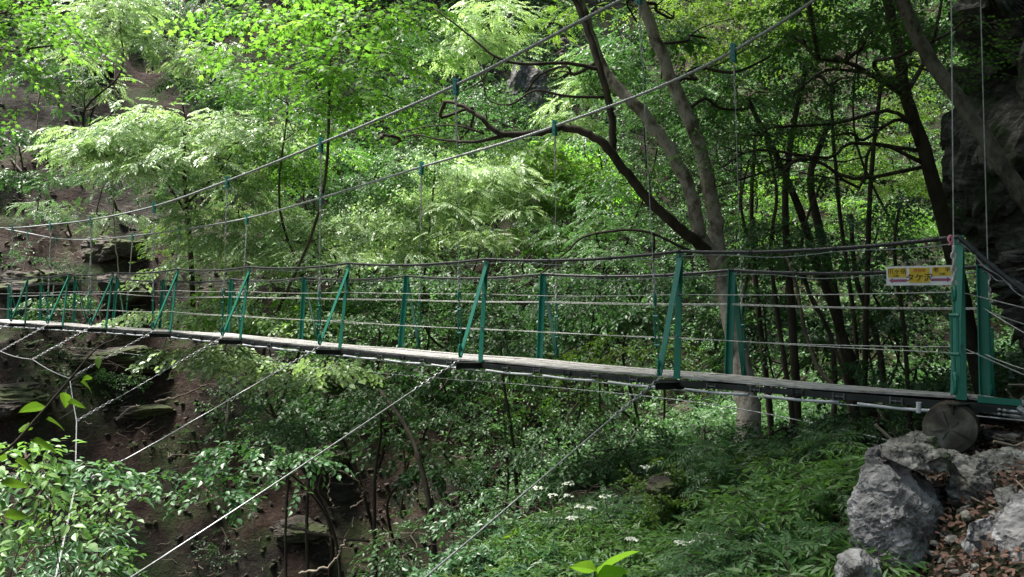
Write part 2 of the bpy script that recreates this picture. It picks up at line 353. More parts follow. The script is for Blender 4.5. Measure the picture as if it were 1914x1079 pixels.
def block(label, front, back, mat, seed, name='boulder', rounds=5, fine=.022, strata=0., tilt=.3, loc=None):
    """angular block: hull of its corner points, finely divided, weathered and cracked"""
    import bmesh
    bm = bmesh.new()
    PP = [P(*q) for q in front+back]; c0 = sum(PP)/len(PP)
    for q in PP: bm.verts.new(c0+(q-c0)*1.07)
    r = bmesh.ops.convex_hull(bm, input=bm.verts); bmesh.ops.delete(bm, geom=[g for g in r['geom_interior'] if isinstance(g, bmesh.types.BMVert)], context='VERTS')
    bmesh.ops.triangulate(bm, faces=bm.faces)
    for _ in range(rounds):
        L = [e for e in bm.edges if e.calc_length() > .022]
        if L: bmesh.ops.subdivide_edges(bm, edges=L, cuts=1, use_grid_fill=False); bmesh.ops.triangulate(bm, faces=bm.faces)
    for _ in range(1): bmesh.ops.smooth_vert(bm, verts=bm.verts, factor=.5, use_axis_x=True, use_axis_y=True, use_axis_z=True)
    bm.normal_update(); off = Vector((seed*3.1, seed*1.7, seed*.9)); nn = [v.normal.copy() for v in bm.verts]; cc = [v.co.copy() for v in bm.verts]
    for v, n, p in zip(bm.verts, nn, cc):
        q = p*2.2+off; wv = Vector((mnoise.noise(p*6+off), mnoise.noise(p*6-off), mnoise.noise(p*5+off*2)))*.05
        d = .022*mnoise.fractal(q, .8, 2.1, 4)+fine*mnoise.fractal(p*9+off, .6, 2.2, 5)
        vd, vp = mnoise.voronoi((p+wv)*5.0+off); e = vd[1]-vd[0]; d += .020*(mnoise.cell(vp[0]*7.3)-.5)-.014*max(0, 1-e/.07)
        vd, vp = mnoise.voronoi(Vector((p.x, p.y, p.z*1.8))*13+wv*40+off); e = vd[1]-vd[0]; d += -.014*max(0, 1-e/.14)*max(0, min(1, .5+2.5*mnoise.noise(p*3.1-off)))
        if strata: s = p.z+tilt*p.x+.05*mnoise.noise(p*3); d += strata*(abs((s*26+2*mnoise.noise(p*4+off)) % 1-.5)*2-.5)
        v.co = p+n*d
    V = np.array([v.co[:] for v in bm.verts]); Fc = np.array([[v.index for v in f.verts] for f in bm.faces]); bm.free()
    return tag(MB().add(V, Fc).build(name, M[mat], smooth=False, loc=V.mean(0)), label, 'rock')
block('big grey boulder with dark cracks, largest of the rocks below the log end', [(1620, 850, 4.22), (1652, 842, 4.3), (1700, 882, 4.2), (1758, 940, 4.15), (1782, 1000, 4.2), (1768, 1085, 4.2), (1700, 1095, 4.0), (1636, 1075, 4.0), (1597, 1010, 4.1), (1598, 930, 4.2), (1690, 970, 3.93), (1650, 890, 4.06), (1720, 1050, 3.93)],
      [(1640, 850, 4.7), (1720, 885, 4.7), (1795, 975, 4.75), (1785, 1090, 4.7), (1600, 1080, 4.7)], 'boulder', 3)
block('pale grey rock at the right edge of the picture beside the leaf litter', [(1866, 985, 3.6), (1905, 922, 3.65), (1985, 915, 3.6), (2040, 1000, 3.6), (2020, 1140, 3.5), (1885, 1140, 3.45), (1858, 1060, 3.55), (1930, 1010, 3.42)], [(1880, 960, 4.1), (1990, 930, 4.1), (2050, 1130, 4.0), (1870, 1130, 4.0)], 'boulder', 7)
block('small whitish angular rock at the left foot of the big cracked boulder', [(1566, 1038, 3.85), (1610, 1030, 3.86), (1642, 1052, 3.85), (1640, 1110, 3.8), (1570, 1110, 3.8), (1600, 1060, 3.74)], [(1575, 1036, 4.1), (1640, 1045, 4.1), (1640, 1110, 4.1), (1570, 1110, 4.1)], 'boulder', 9, fine=.015)
block('flat layered grey slab lying across the top of the big cracked boulder', [(1655, 836, 4.2), (1700, 824, 4.25), (1775, 850, 4.2), (1770, 884, 4.2), (1705, 874, 4.1), (1660, 852, 4.15)], [(1665, 830, 4.6), (1780, 845, 4.6), (1780, 880, 4.6), (1670, 860, 4.6)], 'slab', 11, 'rock_slab', strata=.010, tilt=-.25)
block('striped tilted rock wedged under the log between boulder and slabs', [(1772, 852, 4.4), (1838, 846, 4.42), (1866, 900, 4.35), (1864, 965, 4.3), (1815, 985, 4.25), (1768, 930, 4.3), (1815, 905, 4.18)], [(1780, 850, 4.8), (1860, 860, 4.8), (1870, 980, 4.8), (1775, 980, 4.8)], 'slab', 13, strata=.010, tilt=.9)
block('long pale slab on the bank right of the log', [(1818, 852, 4.6), (1866, 838, 4.65), (1940, 846, 4.6), (1985, 876, 4.5), (1910, 908, 4.4), (1850, 892, 4.45)], [(1835, 840, 5.0), (1960, 845, 5.0), (1980, 900, 5.0), (1840, 900, 5.0)], 'slab', 15, 'rock_slab', strata=.006, tilt=.2)
block('lower flat rock at the right edge under the long pale slab', [(1862, 925, 4.2), (1900, 906, 4.25), (1960, 912, 4.2), (1960, 955, 4.15), (1890, 960, 4.1)], [(1870, 915, 4.5), (1960, 915, 4.5), (1960, 960, 4.5), (1870, 960, 4.5)], 'slab', 17, 'rock_slab', strata=.006)
g0 = hit(1840, 1030, .0)
block('cracked grey block half buried in the leaf litter between the two largest rocks', [(1812, 978, g0-.02), (1850, 966, g0), (1876, 1004, g0), (1872, 1052, g0-.08), (1825, 1062, g0-.1), (1802, 1022, g0-.06)], [(1825, 985, g0+.25), (1872, 990, g0+.25), (1872, 1060, g0+.2), (1820, 1060, g0+.2)], 'boulder', 19, fine=.015)
g1 = hit(1880, 970, .0)
block('narrow fractured grey block standing right of the striped rock', [(1866, 922, g1), (1888, 912, g1), (1904, 950, g1-.03), (1897, 988, g1-.08), (1866, 992, g1-.08)], [(1872, 920, g1+.2), (1900, 925, g1+.2), (1900, 990, g1+.2), (1870, 990, g1+.2)], 'slab', 21, fine=.015, strata=.006)
rk('rounded brown stone just left of the log end', 1722, 822, 5.4, 32, 20, .15, 17, 'slab', sub=5)
rk('small block of stone under the anchor cables at the right edge', 1885, 822, 5.6, 36, 18, .2, 18, 'slab', sub=5)
rk('squarish pale stone beneath the bridge cables right of the log', 1880, 785, 6.0, 44, 14, .22, 19, 'slab', sub=5)
# cliff at the upper right (a real, deep mass)
def cliff(label, c, r, seed, rot, name='rock_cliff', mat='cliff', fine=.10, sub=7):
    return rock(name, label, 'cliff', c, r, seed, M[mat], sub=sub, amp=.4, cuts=12, rot=rot, fine=fine)
cliff('tall dark rock cliff rising at the right edge behind the end posts', (10.05, 11.8, 3.3), (3.7, 3.0, 7.0), 21, .5)
cliff('dark overhanging rock bulge at the foot of the cliff, above the anchor cables', (7.9, 10.2, .4), (1.9, 1.4, 1.2), 23, .3, name='rock_outcrop')
# left bank ledges
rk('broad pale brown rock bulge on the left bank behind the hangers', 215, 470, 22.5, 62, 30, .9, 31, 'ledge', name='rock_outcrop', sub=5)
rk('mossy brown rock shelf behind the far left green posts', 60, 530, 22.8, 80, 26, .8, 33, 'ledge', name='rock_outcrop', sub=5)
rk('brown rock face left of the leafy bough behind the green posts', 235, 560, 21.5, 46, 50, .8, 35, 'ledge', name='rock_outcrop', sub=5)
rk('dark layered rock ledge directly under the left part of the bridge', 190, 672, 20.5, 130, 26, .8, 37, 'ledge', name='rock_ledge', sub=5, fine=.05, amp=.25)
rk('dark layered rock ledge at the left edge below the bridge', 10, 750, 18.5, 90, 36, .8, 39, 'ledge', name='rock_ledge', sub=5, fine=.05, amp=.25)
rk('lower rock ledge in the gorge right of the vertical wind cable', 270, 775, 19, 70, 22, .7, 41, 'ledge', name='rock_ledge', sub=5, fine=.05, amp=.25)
rk('pale brown rock patch high on the left slope beside the hanging vine', 180, 135, 25.5, 34, 15, .6, 43, 'ledge', name='rock_outcrop', sub=4)
rk('dark rock wall in the gap above the long horizontal bough', 985, 190, 25, 45, 75, 1.0, 45, 'cliff', name='rock_wall', sub=5)
rk('brownish rock band in the gap behind the dark leaning stem', 1060, 110, 24.5, 62, 38, 1.0, 47, 'ledge', name='rock_outcrop', sub=5)
rk('dark rock face above the feathery crowns at the top left of centre', 345, 60, 25.5, 60, 60, 1.0, 49, 'cliff', name='rock_wall', sub=5)
rk('brown rocks poking out of the foliage on the near slope below the deck', 1255, 790, 9.5, 60, 40, .5, 51, 'ledge', sub=4)
rk('small brown rocks under the white flower heads on the near slope', 1236, 912, 6.6, 32, 22, .22, 53, 'ledge', sub=4)
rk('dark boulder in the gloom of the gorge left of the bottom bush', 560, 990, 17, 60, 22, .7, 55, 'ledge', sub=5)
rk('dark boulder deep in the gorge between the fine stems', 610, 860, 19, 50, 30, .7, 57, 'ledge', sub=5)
# log end under the deck
def make_log():
    c = P(1775, 802, 5.25); ax = unit((.52, .85, -.05)); r = 46/F*5.25
    L = empty('log', 'thick sawn log under the right end of the deck, grey round end showing', 'log', c)
    pts = catmull([c+ax*s for s in (0.0, .5, 1.1, 1.9)], 5)
    tube(MB(), pts, [r, r*1.02, r*.98, r*.96], 28, wob=.03).build('trunk_section', M['barkdark'], L, smooth=True)
    u = unit(np.cross(ax, (0, 0, 1))); v = np.cross(ax, u); mb = MB(); n = 28
    th = np.linspace(0, 2*np.pi, n, endpoint=False); V = [c-ax*.02]; 
    for k, rr in enumerate((.25, .5, .75, 1)):
        for a in th: V.append(c-ax*(.018-.006*k+.003*((k*7) % 3))+r*rr*.985*(u*math.cos(a)+v*math.sin(a))*(1+.02*math.sin(3*a+k)))
    Q = []; T = [[0, 1+(q+1) % n, 1+q] for q in range(n)]
    for k in range(3):
        for q in range(n): a = 1+k*n+q; b = 1+k*n+(q+1) % n; Q.append([a, b, b+n, a+n])
    mb.add(V, [np.array(T), np.array(Q)]); mb.build('cut_end', M['ring'], L)
    for a_, l_ in ((.4, .8), (2.1, .55), (2.9, .7), (4.4, .9), (5.5, .5)):
        e0 = c-ax*.0165; d_ = u*math.cos(a_)+v*math.sin(a_); s_ = np.cross(ax, d_); mk = MB()
        mk.add([e0+d_*r*.06-ax*.006, e0+d_*r*l_*.5+s_*.0035-ax*.006, e0+d_*r*l_-ax*.004, e0+d_*r*l_*.5-s_*.0035-ax*.006, e0+d_*r*.5*l_+ax*.02], [np.array([[0, 1, 2, 3]]), np.array([[1, 0, 4], [2, 1, 4], [3, 2, 4], [0, 3, 4]])])
        mk.build('crack', M['hose'], L)
make_log()

# ---------------------------------------------------------------- suspension bridge
BR = empty('suspension_bridge', 'narrow green suspension footbridge with pale plank deck and grey wire cables crossing the gorge', 'bridge', P(1795, 745, 5.5))
ND = [5.5, 7.3, 9.0, 10.9, 12.8, 14.6, 16.4, 18.0, 19.6, 21.2, 22.8]
nb = [(1797, 742), (1265, 704), (898, 673), (635, 649), (449, 631), (317, 619), (197, 612), (116, 608), (46, 604), (-12, 601), (-62, 598)]
ntp = [(1792, 440), (1271, 468), (909, 483), (652, 491), (466, 498), (332, 502), (211, 509), (128, 511), (51, 517), (-8, 521), (-58, 526)]
nbr = [(1785, 738), (1232, 702), (860, 668), (597, 645), (415, 628), (285, 617), (169, 609), (88, 605), (20, 601), (-37, 598), (-85, 595)]
fb = [(1842, 740), (1363, 700), (1010, 671), (750, 651), (564, 635), (427, 623), (300, 615), (212, 609), (139, 604), (76, 600), (16, 597)]
ftp = [(1836, 495), (1370, 503), (1017, 511), (762, 515), (571, 518), (434, 521), (306, 524), (221, 518), (142, 522), (78, 528), (18, 532)]
fbr = [(1853, 738), (1391, 702), (1041, 670), (783, 651), (593, 635), (449, 623), (316, 615), (234, 609), (162, 604), (96, 600), (34, 597)]
FD = [6.05]+[d+.76 for d in ND[1:]]
NBP = [P(*nb[k], ND[k]) for k in range(11)]; NTP = [P(*ntp[k], ND[k]) for k in range(11)]
NBR = [P(*nbr[k], ND[k]-.24) for k in range(11)]
FBP = [P(*fb[k], FD[k]) for k in range(11)]; FTP = [P(*ftp[k], FD[k]) for k in range(11)]
FBR = [P(*fbr[k], FD[k]+.24) for k in range(11)]
UD = unit(NBP[5]-NBP[1]); PD = unit((VX, VY, 0)); UP = np.array((0, 0, 1.))
def frame(b, t, o, k, side):
    wd = .034; mb = MB(); u = UD
    fr = empty_child('railing_frame', BR, b)
    box(mb, b-UP*.02, t, u*wd, PD*.004); box(mb, b+u*(wd-.004)+side*PD*.022-UP*.02, t+u*(wd-.004)+side*PD*.022, u*.004, PD*.018)   # angle iron
    mb.build('upright', M['green'], fr)
    mb = MB(); a = o; tt = t-UP*.07
    bx = unit(tt-a); w2 = unit(u-bx*np.dot(u, bx))
    box(mb, a, tt-w2*.0, w2*.028, np.cross(bx, w2)*.004); box(mb, a+w2*.024-np.cross(bx, w2)*.02, tt+w2*.024-np.cross(bx, w2)*.02, w2*.004, np.cross(bx, w2)*.016)
    mb.build('brace', M['green'], fr)
    for f in (.04, .35, .68):                     # bolts through the upright
        c = b+(t-b)*(1-f)-side*PD*.012
        tube(MB(), [c-PD*.014, c+PD*.014], .009, 8).build('bolt', M['steel'], fr)
    return fr
def empty_child(name, parent, loc):
    o = bpy.data.objects.new(name, None); COL.objects.link(o); o.parent = parent
    o.location = [float(a-b) for a, b in zip(loc, parent.location)]; o.empty_display_size = .1; return o
for k in range(11):
    frame(NBP[k], NTP[k], NBR[k], k, 1)
    frame(FBP[k], FTP[k], FBR[k], k, -1)
    a = NBR[k]-PD*.06-UP*.06; b = FBR[k]+PD*.06-UP*.06      # cross beam (channel) under the deck
    box(box(MB(), a, b, UD*.035, UP*.004), a-UP*.035, b-UP*.035, UD*.004, UP*.03).build('cross_beam', M['beam'], BR)
# planks : three rows per bay, each plank its own mesh
EN = NBP[0]-UD*.62; EF = FBP[0]-UD*.36
A_ = [EN]+NBP; B_ = [EF]+FBP
for k in range(11):
    for c in range(4):
        if k == 0 and c == 0: continue
        f0, f1 = c/4+.012, (c+1)/4-.012
        n0, n1, g0, g1 = A_[k], A_[k+1], B_[k], B_[k+1]; e = .006
        a0 = n0*(1-f0)+g0*f0; a1 = n1*(1-f0)+g1*f0; b0 = n0*(1-f1)+g0*f1; b1 = n1*(1-f1)+g1*f1
        d = (a1-a0)*e; dz = random.uniform(-.004, .006); ns = 6; mb = MB(); V = []
        for s in range(ns+1):
            q = s/ns; sg = -.012*math.sin(math.pi*q)
            for pt in (a0*(1-q)+a1*q, b0*(1-q)+b1*q):
                for zz in (.0, -.018): V.append(pt+UP*(zz+dz+sg)+d*(1-2*q)+PD*random.uniform(-.002, .002))
        Q = [[0, 1, 3, 2], [ns*4, ns*4+2, ns*4+3, ns*4+1]]
        for s in range(ns):
            o = s*4; Q += [[o, o+2, o+6, o+4], [o+1, o+5, o+7, o+3], [o, o+4, o+5, o+1], [o+2, o+3, o+7, o+6]]
        mb.add(V, np.array(Q)).build('deck_plank', M['plank'], BR)
# longitudinal girders, cleats, pipes
for side, AA, sg in (('n', NBP, -1), ('f', FBP, 1)):
    off = -PD*.05*(-sg)*-1
    pts = [p-UP*.062+PD*sg*.01 for p in [AA[0]-UD*.5]+AA]
    mb = MB()
    for a, b in zip(pts[:-1], pts[1:]):
        box(mb, a, b-unit(b-a)*.01, PD*.004, UP*.024); box(mb, a+PD*(-sg)*.024+UP*.02, b+PD*(-sg)*.024+UP*.02, PD*.02, UP*.003)
    mb.build('side_girder', M['beam'], BR)
    for a, b in zip(pts[1:-1], pts[2:]):
        for q in (.18, .36, .5, .66, .84):
            mb = MB(); c = a*(1-q)+b*q+PD*sg*.008; box(mb, c-UD*.045, c-UD*.039, PD*.012, UP*.026); box(mb, c+UD*.039, c+UD*.045, PD*.012, UP*.026); box(mb, c-UD*.045, c+UD*.045, PD*.012, UP*.003)
            c2 = c+PD*sg*.004; tube(mb, [c2, c2+PD*sg*.02], .008, 6)
            mb.build('girder_cleat', M['beam'] if q == .5 else M['cleat'], BR)
    for a, b in zip(pts[1:-1], pts[2:]):
        for q0, q1 in ((.03, .30), (.36, .63), (.69, .96)):
            p = [a*(1-q)+b*q-UP*(.046+.010*math.sin(math.pi*(q-q0)/(q1-q0))) for q in np.linspace(q0, q1, 7)]
            tube(MB(), p, .0125, 8).build('cable_sleeve', M['pipe'], BR, smooth=True)
    tube(MB(), [p-UP*.060 for p in pts], .006, 6).build('deck_cable', M['cable'], BR)
c = P(1717, 752, 5.6); tube(MB(), [c, c-UP*.075+UD*.0], [.018, .016], 8).build('drain_pipe', M['pipe'], BR)
box(MB(), NBP[0]-UD*.10-UP*.006, NBP[0]-UD*.36-UP*.006, PD*.004, UP*.022).build('end_angle', M['green'], BR)
# rails
def railing(tops, tail, label):
    pts = tail[::-1]+[t-UP*.01 for t in tops]; P2 = []; 
    n0 = len(tail)
    out = [pts[0]]
    for i in range(len(pts)-1):
        a, b = pts[i], pts[i+1]; L = np.linalg.norm(b-a)
        for q in np.linspace(0, 1, 17)[1:]:
            s = 4*q*(1-q)*(.045 if i >= n0 else .01)*random.uniform(.97, 1.03); out.append(a*(1-q)+b*q-UP*s)
    tube(MB(), out, .0165, 10).build('handrail', M['hose'], BR, smooth=True)
    tube(MB(), [p-UP*(.035+.012*math.sin(i*.8)) for i, p in enumerate(out)], .0035, 5).build('rail_wire', M['cable'], BR)
    for i in range(3, len(out)-1, 5): c = out[i]; t = unit(out[i+1]-c); tube(MB(), [c-t*.014, c+t*.014], .021, 10).build('rail_clip', M['beam'], BR)
railing([NTP[0]-UP*.0]+NTP[1:], [P(1914, 545, 5.2), P(2200, 800, 4.7)], '')
railing(FTP, [P(1905, 530, 5.75), P(2180, 740, 5.2)], '')
def guard(tops, bases, f, tail, name='guard_wire', sag=.02):
    pts = [t*(1-f)+b*f for t, b in zip(tops, bases)]; pts = tail[::-1]+pts; out = [pts[0]]
    for i in range(len(pts)-1):
        s0 = random.uniform(.3, 1.3)*sag
        for q in np.linspace(0, 1, 9)[1:]: out.append(pts[i]*(1-q)+pts[i+1]*q-UP*4*q*(1-q)*s0)
    tube(MB(), out, .0039, 6).build(name, M['wire'], BR)
guard(NTP, NBP, .35, [P(2200, 640, 4.7)]); guard(NTP, NBP, .69, [P(2200, 820, 4.7)])
guard(FTP, FBP, .33, [P(1914, 622, 5.7), P(2150, 770, 5.1)], sag=.01); guard(FTP, FBP, .68, [P(1914, 690, 5.7), P(2150, 770, 5.15)], sag=.01)
guard(FTP, FBP, .34, [P(1914, 606, 5.9), P(2150, 690, 5.6)], sag=.01)
for q in ((1700, 790, 4.9),): pass
for dx in (0, 8): tube(MB(), catmull([NBP[0]-UP*.09, P(1850, 764+dx, 5.4), P(1914, 772+dx, 5.2), P(2150, 800+dx, 4.9)], 5), .010, 6, lobes=6, twist=90, lob=.1).build('anchor_cable', M['cable'], BR)
tube(MB(), [P(1903, 762, 5.2), P(1922, 776, 5.15)], .022, 10).build('cable_clamp', M['steel'], BR)
# main cables with hangers
nc = [(1775, -300, 5.45), (1193, -16, 7.15), (852, 159, 8.8), (600, 268, 10.7), (425, 338, 12.6), (288, 386, 14.4), (170, 411, 16.2), (95, 420, 17.8), (24, 426, 19.4), (-40, 425, 21.0), (-100, 420, 22.6), (-180, 405, 25)]
fc = [(1826, -240, 6.3), (1371, 95, 8.25), (1037, 236, 9.97), (788, 312, 11.87), (600, 370, 13.77), (462, 408, 15.6), (335, 430, 17.4), (248, 441, 19.0), (171, 448, 20.6), (106, 446, 22.2), (52, 436, 23.8), (-60, 415, 26.2)]
def hanger(t, b, k, side):
    h = empty_child('hanger', BR, b); t = np.array(t); b = np.array(b); L = np.linalg.norm(t-b); d = (b-t)/L
    dd = d; w = .024
    mb = MB(); box(mb, t-dd*.075+PD*.02, t+dd*.12+PD*.02, UD*w, PD*.004); box(mb, t-dd*.075-PD*.02, t+dd*.12-PD*.02, UD*w, PD*.004)
    for s in (-.05, .05, .10): tube(mb, [t+dd*s-PD*.035, t+dd*s+PD*.035], .008, 6)
    mb.build('clamp_plate', M['clampgreen'], h)
    mb = MB(); chain(mb, t+dd*.11, t+dd*.24, .13, .008, .028); chain(mb, t+dd*.22, t+dd*(.55 if k < 3 else .95), .05, .006, .017)
    mb.build('top_chain', M['wire'], h)
    e0 = .30+.42; 
    tube(MB(), [t+dd*.5, b-dd*(e0-.05)], .0042, 5).build('hanger_wire', M['cable'], h)
    mb = MB(); chain(mb, b-dd*(e0+.28), b-dd*e0, .06, .0075, .021)
    mb.build('lower_chain', M['wire'], h)
    mb = MB(); chain(mb, b-dd*(e0+.02), b-dd*(e0-.10), .13, .012, .038); q = e0-.12
    tube(mb, [b-dd*(q+.03), b-dd*(q-.09)], .007, 6)
    for s in (-1, 1): tube(mb, [b-dd*(q-.07)+UD*s*.019, b-dd*(q-.33)+UD*s*.019], .0085, 6)
    for z in (.07, .33): tube(mb, [b-dd*(q-z)-UD*.028, b-dd*(q-z)+UD*.028], .014, 6)
    tube(mb, [b-dd*(q-.33), b-dd*.12], .007, 6); chain(mb, b-dd*.15, b+dd*.0, .16, .013, .038)
    mb.build('turnbuckle', M['green'], h)
    return h
M['clampgreen'] = noisemat('clamp_green', [(.3, (.015, .15, .13)), (.7, (.03, .24, .21))], 9, 5, rough=.4, bump=.05, spec=.5)
for arr, br in ((nc, NBR), (fc, FBR)):
    pts = [P(*a) for a in arr]
    anchor = pts[0]+(pts[0]-pts[1])*2.2+UP*.6
    full = catmull([anchor]+pts, 90)
    tube(MB(), full, .0165, 12, lobes=6, twist=26, lob=.16).build('main_cable', M['cable'], BR, smooth=True)
    for k in range(11):
        hanger(pts[k], br[k]+UP*.0, k, 0)
# wind guy cables under the deck
def guy(b, e, chains, k):
    g = empty_child('guy_rope', BR, b); b = np.array(b); e = np.array(e); L = np.linalg.norm(e-b); d = (e-b)/L
    chain(MB(), b, b+d*chains, .065, .0065, .020).build('guy_chain', M['steel'], g)
    tube(MB(), catmull([b+d*chains, (b+d*chains+e)/2-UP*.02*L/5, e], 6), .0065, 6, lobes=6, lob=.1, twist=60).build('guy_wire', M['steel'], g)
    if k >= 3: chain(MB(), e-d*min(.55, L*.35), e, .06, .007, .022).build('end_chain', M['steel'], g)
ws = [P(-117, 1835, 3.24), P(78, 1187, 5.7), P(140, 912, 8.44), P(143, 787, 10.98), P(130, 708, 13.4), P(60, 672, 15.4), P(0, 657, 17.1), P(-60, 645, 18.6), P(-110, 632, 20.1)]
for k in range(1, 9): guy(NBR[k]-UP*.03, ws[k-1], .75 if k < 4 else .9, k)
wl = [P(-900, 3800, 1.4)]+ws+[P(-160, 610, 22)]; wl = np.concatenate([np.linspace(p_, q_, 40, endpoint=False)-np.outer(np.sin(np.linspace(0, np.pi, 40)), (0, 0, .03)) for p_, q_ in zip(wl[:-1], wl[1:])])
tube(MB(), wl, .0085, 12, lobes=6, twist=60, lob=.15).build('wind_cable', M['steel'], BR)
wf = [P(1560, 800, 9.6), P(1300, 752, 10.6), P(1010, 722, 12), P(830, 708, 13.2), P(600, 688, 14.9), P(440, 678, 16.4), P(300, 668, 18), P(190, 655, 19.5), P(110, 645, 21)]
for k in range(1, 9): guy(FBR[k]-UP*.03, wf[k], .55, 2)
tube(MB(), catmull([P(1800, 860, 8.6)]+wf, 60), .008, 10, lobes=6, twist=60, lob=.15).build('wind_cable', M['cable'], BR)

# ---------------------------------------------------------------- sign hung on the far handrail
def sign():
    d = 6.35; o = P(1657, 534, d+.05); xr = unit(P(1779, 533, d-.12)-P(1657, 534, d+.10)); W = np.linalg.norm(P(1779, 533, d-.12)-P(1657, 534, d+.10))
    zr = UP-xr*np.dot(UP, xr); zr = unit(zr); n = np.cross(xr, zr); Hh = 36/F*d
    if n[1] > 0: n = -n
    S = empty('direction_sign', 'small white direction sign with yellow panels and pink arrows hanging from the far handrail', 'sign', o)
    c = lambda u, v, e=0.: o+xr*u*W+zr*v*Hh+n*e
    box(MB(), c(0, .5), c(1, .5), n*.004, zr*Hh/2).build('sign_board', M['white'], S)
    def panel(u0, u1, v0, v1): 
        vm = (v0+v1)/2; box(MB(), c(u0, vm, .0055), c(u1, vm, .0055), n*.001, zr*Hh*(v1-v0)/2).build('panel', M['yel'], S)
    panel(.025, .31, .42, .90); panel(.355, .665, .13, .90); panel(.70, .99, .47, .92)
    def arrow(u0, u1, v):
        s = 1 if u1 > u0 else -1; mb = MB(); h = .07; e = .0056; uh = u1-s*.06
        mb.add([c(u0, v-h, e), c(uh, v-h, e), c(uh, v+h, e), c(u0, v+h, e), c(uh, v-.14, e), c(u1, v, e), c(uh, v+.14, e),
                c(u0, v-h, e-.001), c(uh, v-h, e-.001), c(uh, v+h, e-.001), c(u0, v+h, e-.001)], [np.array([[0, 1, 2, 3], [0, 7, 8, 1], [3, 2, 9, 10]]), np.array([[4, 5, 6]])])
        mb.build('arrow', M['pink'], S)
    arrow(.32, .04, .25); arrow(.695, .985, .28)
    def text(s, u, v, size, mat, nm='lettering'):
        cu = bpy.data.curves.new('t', 'FONT'); cu.body = s; cu.align_x = 'CENTER'; cu.align_y = 'CENTER'; cu.size = 1; cu.extrude = .0; cu.offset = .012
        to = bpy.data.objects.new('t', cu); COL.objects.link(to); bpy.context.view_layer.update()
        me = bpy.data.meshes.new_from_object(to.evaluated_get(bpy.context.evaluated_depsgraph_get()))
        V = np.array([v_.co[:] for v_ in me.vertices]); bpy.data.objects.remove(to)
        for Fa in [f for f in me.polygons][:0]: pass
        mb = MB(); by = {}
        for f in me.polygons: by.setdefault(len(f.vertices), []).append(list(f.vertices))
        ctr = (V.max(0)+V.min(0))/2; q = (V-ctr)*size*Hh
        mb.add(c(u, v, .0078)+np.outer(q[:, 0], xr)+np.outer(q[:, 1], zr), [np.array(a) for a in by.values()])
        mb.build(nm, mat, S); bpy.data.meshes.remove(me)
    text('爪ヶ岳', .165, .74, .30, M['ink']); text('方面', .15, .50, .13, M['ink'])
    text('現在地', .51, .77, .19, M['redink']); text('タケ沢', .51, .40, .42, M['ink'])
    text('老　平', .845, .78, .26, M['ink']); text('方面', .85, .57, .13, M['ink'])
    mb = MB()
    tube(mb, [c(.27, .98), c(.27, 1.22), c(.29, 1.0)], .0025, 5); tube(mb, [c(.80, .95), c(.80, 1.25)], .002, 5); tube(mb, [c(.27, 1.2), c(.80, 1.27)], .002, 5)
    mb.build('hanging_wire', M['steel'], S)
sign()
t = P(1777, 440, 5.42); mb = MB()
for s in range(2): tube(mb, catmull([t+UP*.0, t+np.array((random.uniform(-.02, .02), 0, -.03)), t+np.array((random.uniform(-.03, .03), -.01, -.07))], 3), [.009, .007, .004], 5)
tag(mb.build('marking_tape', M['tape'], loc=t), 'pink trail marking tape knotted at the top of the nearest post', 'tape')
# ---------------------------------------------------------------- leaf templates
def rot3(yaw, pitch, roll):
    cy, sy, cp, sp, cr, sr = np.cos(yaw), np.sin(yaw), np.cos(pitch), np.sin(pitch), np.cos(roll), np.sin(roll)
    z = np.zeros_like(cy); o = z+1
    Rz = np.stack([cy, -sy, z, sy, cy, z, z, z, o], -1).reshape(-1, 3, 3)
    Rx = np.stack([o, z, z, z, cp, -sp, z, sp, cp], -1).reshape(-1, 3, 3)
    Ry = np.stack([cr, z, sr, z, o, z, -sr, z, cr], -1).reshape(-1, 3, 3)
    return Rz@Rx@Ry
def shape(kind, L, Wd):
    if kind == 'diamond': return np.array([(0, 0, 0), (-Wd/2, L*.42, .0), (0, L, -.12*L), (Wd/2, L*.42, .0)]), [np.array([[0, 3, 2, 1]])]
    if kind == 'ovate':
        return np.array([(0, 0, 0), (-Wd*.42, L*.25, .10*Wd), (-Wd*.46, L*.55, .06*Wd), (0, L, -.15*L), (Wd*.46, L*.55, .06*Wd), (Wd*.42, L*.25, .10*Wd), (0, L*.5, -.05*L)]), [np.array([[0, 6, 2, 1], [6, 3, 2, 2], [0, 5, 4, 6]])[:1], np.array([[6, 3, 2]]), np.array([[0, 5, 4, 6]]), np.array([[6, 4, 3]])]
    if kind == 'maple':
        tips = [(-118, .55), (-62, .85), (0, 1.05), (62, .85), (118, .55)]; pts = [(0, 0, 0)]
        for i, (a, r) in enumerate(tips):
            if i: am = (tips[i-1][0]+a)/2; pts.append((.2*math.sin(R_(am)), .42+.2*math.cos(R_(am)), .02))
            pts.append((r*.58*math.sin(R_(a)), .42+r*.58*math.cos(R_(a)), -.08*r))
        V = np.array(pts)*L; V[:, 0] *= Wd/L if Wd else 1
        return V, [np.array([list(range(len(pts)))[::-1]])]
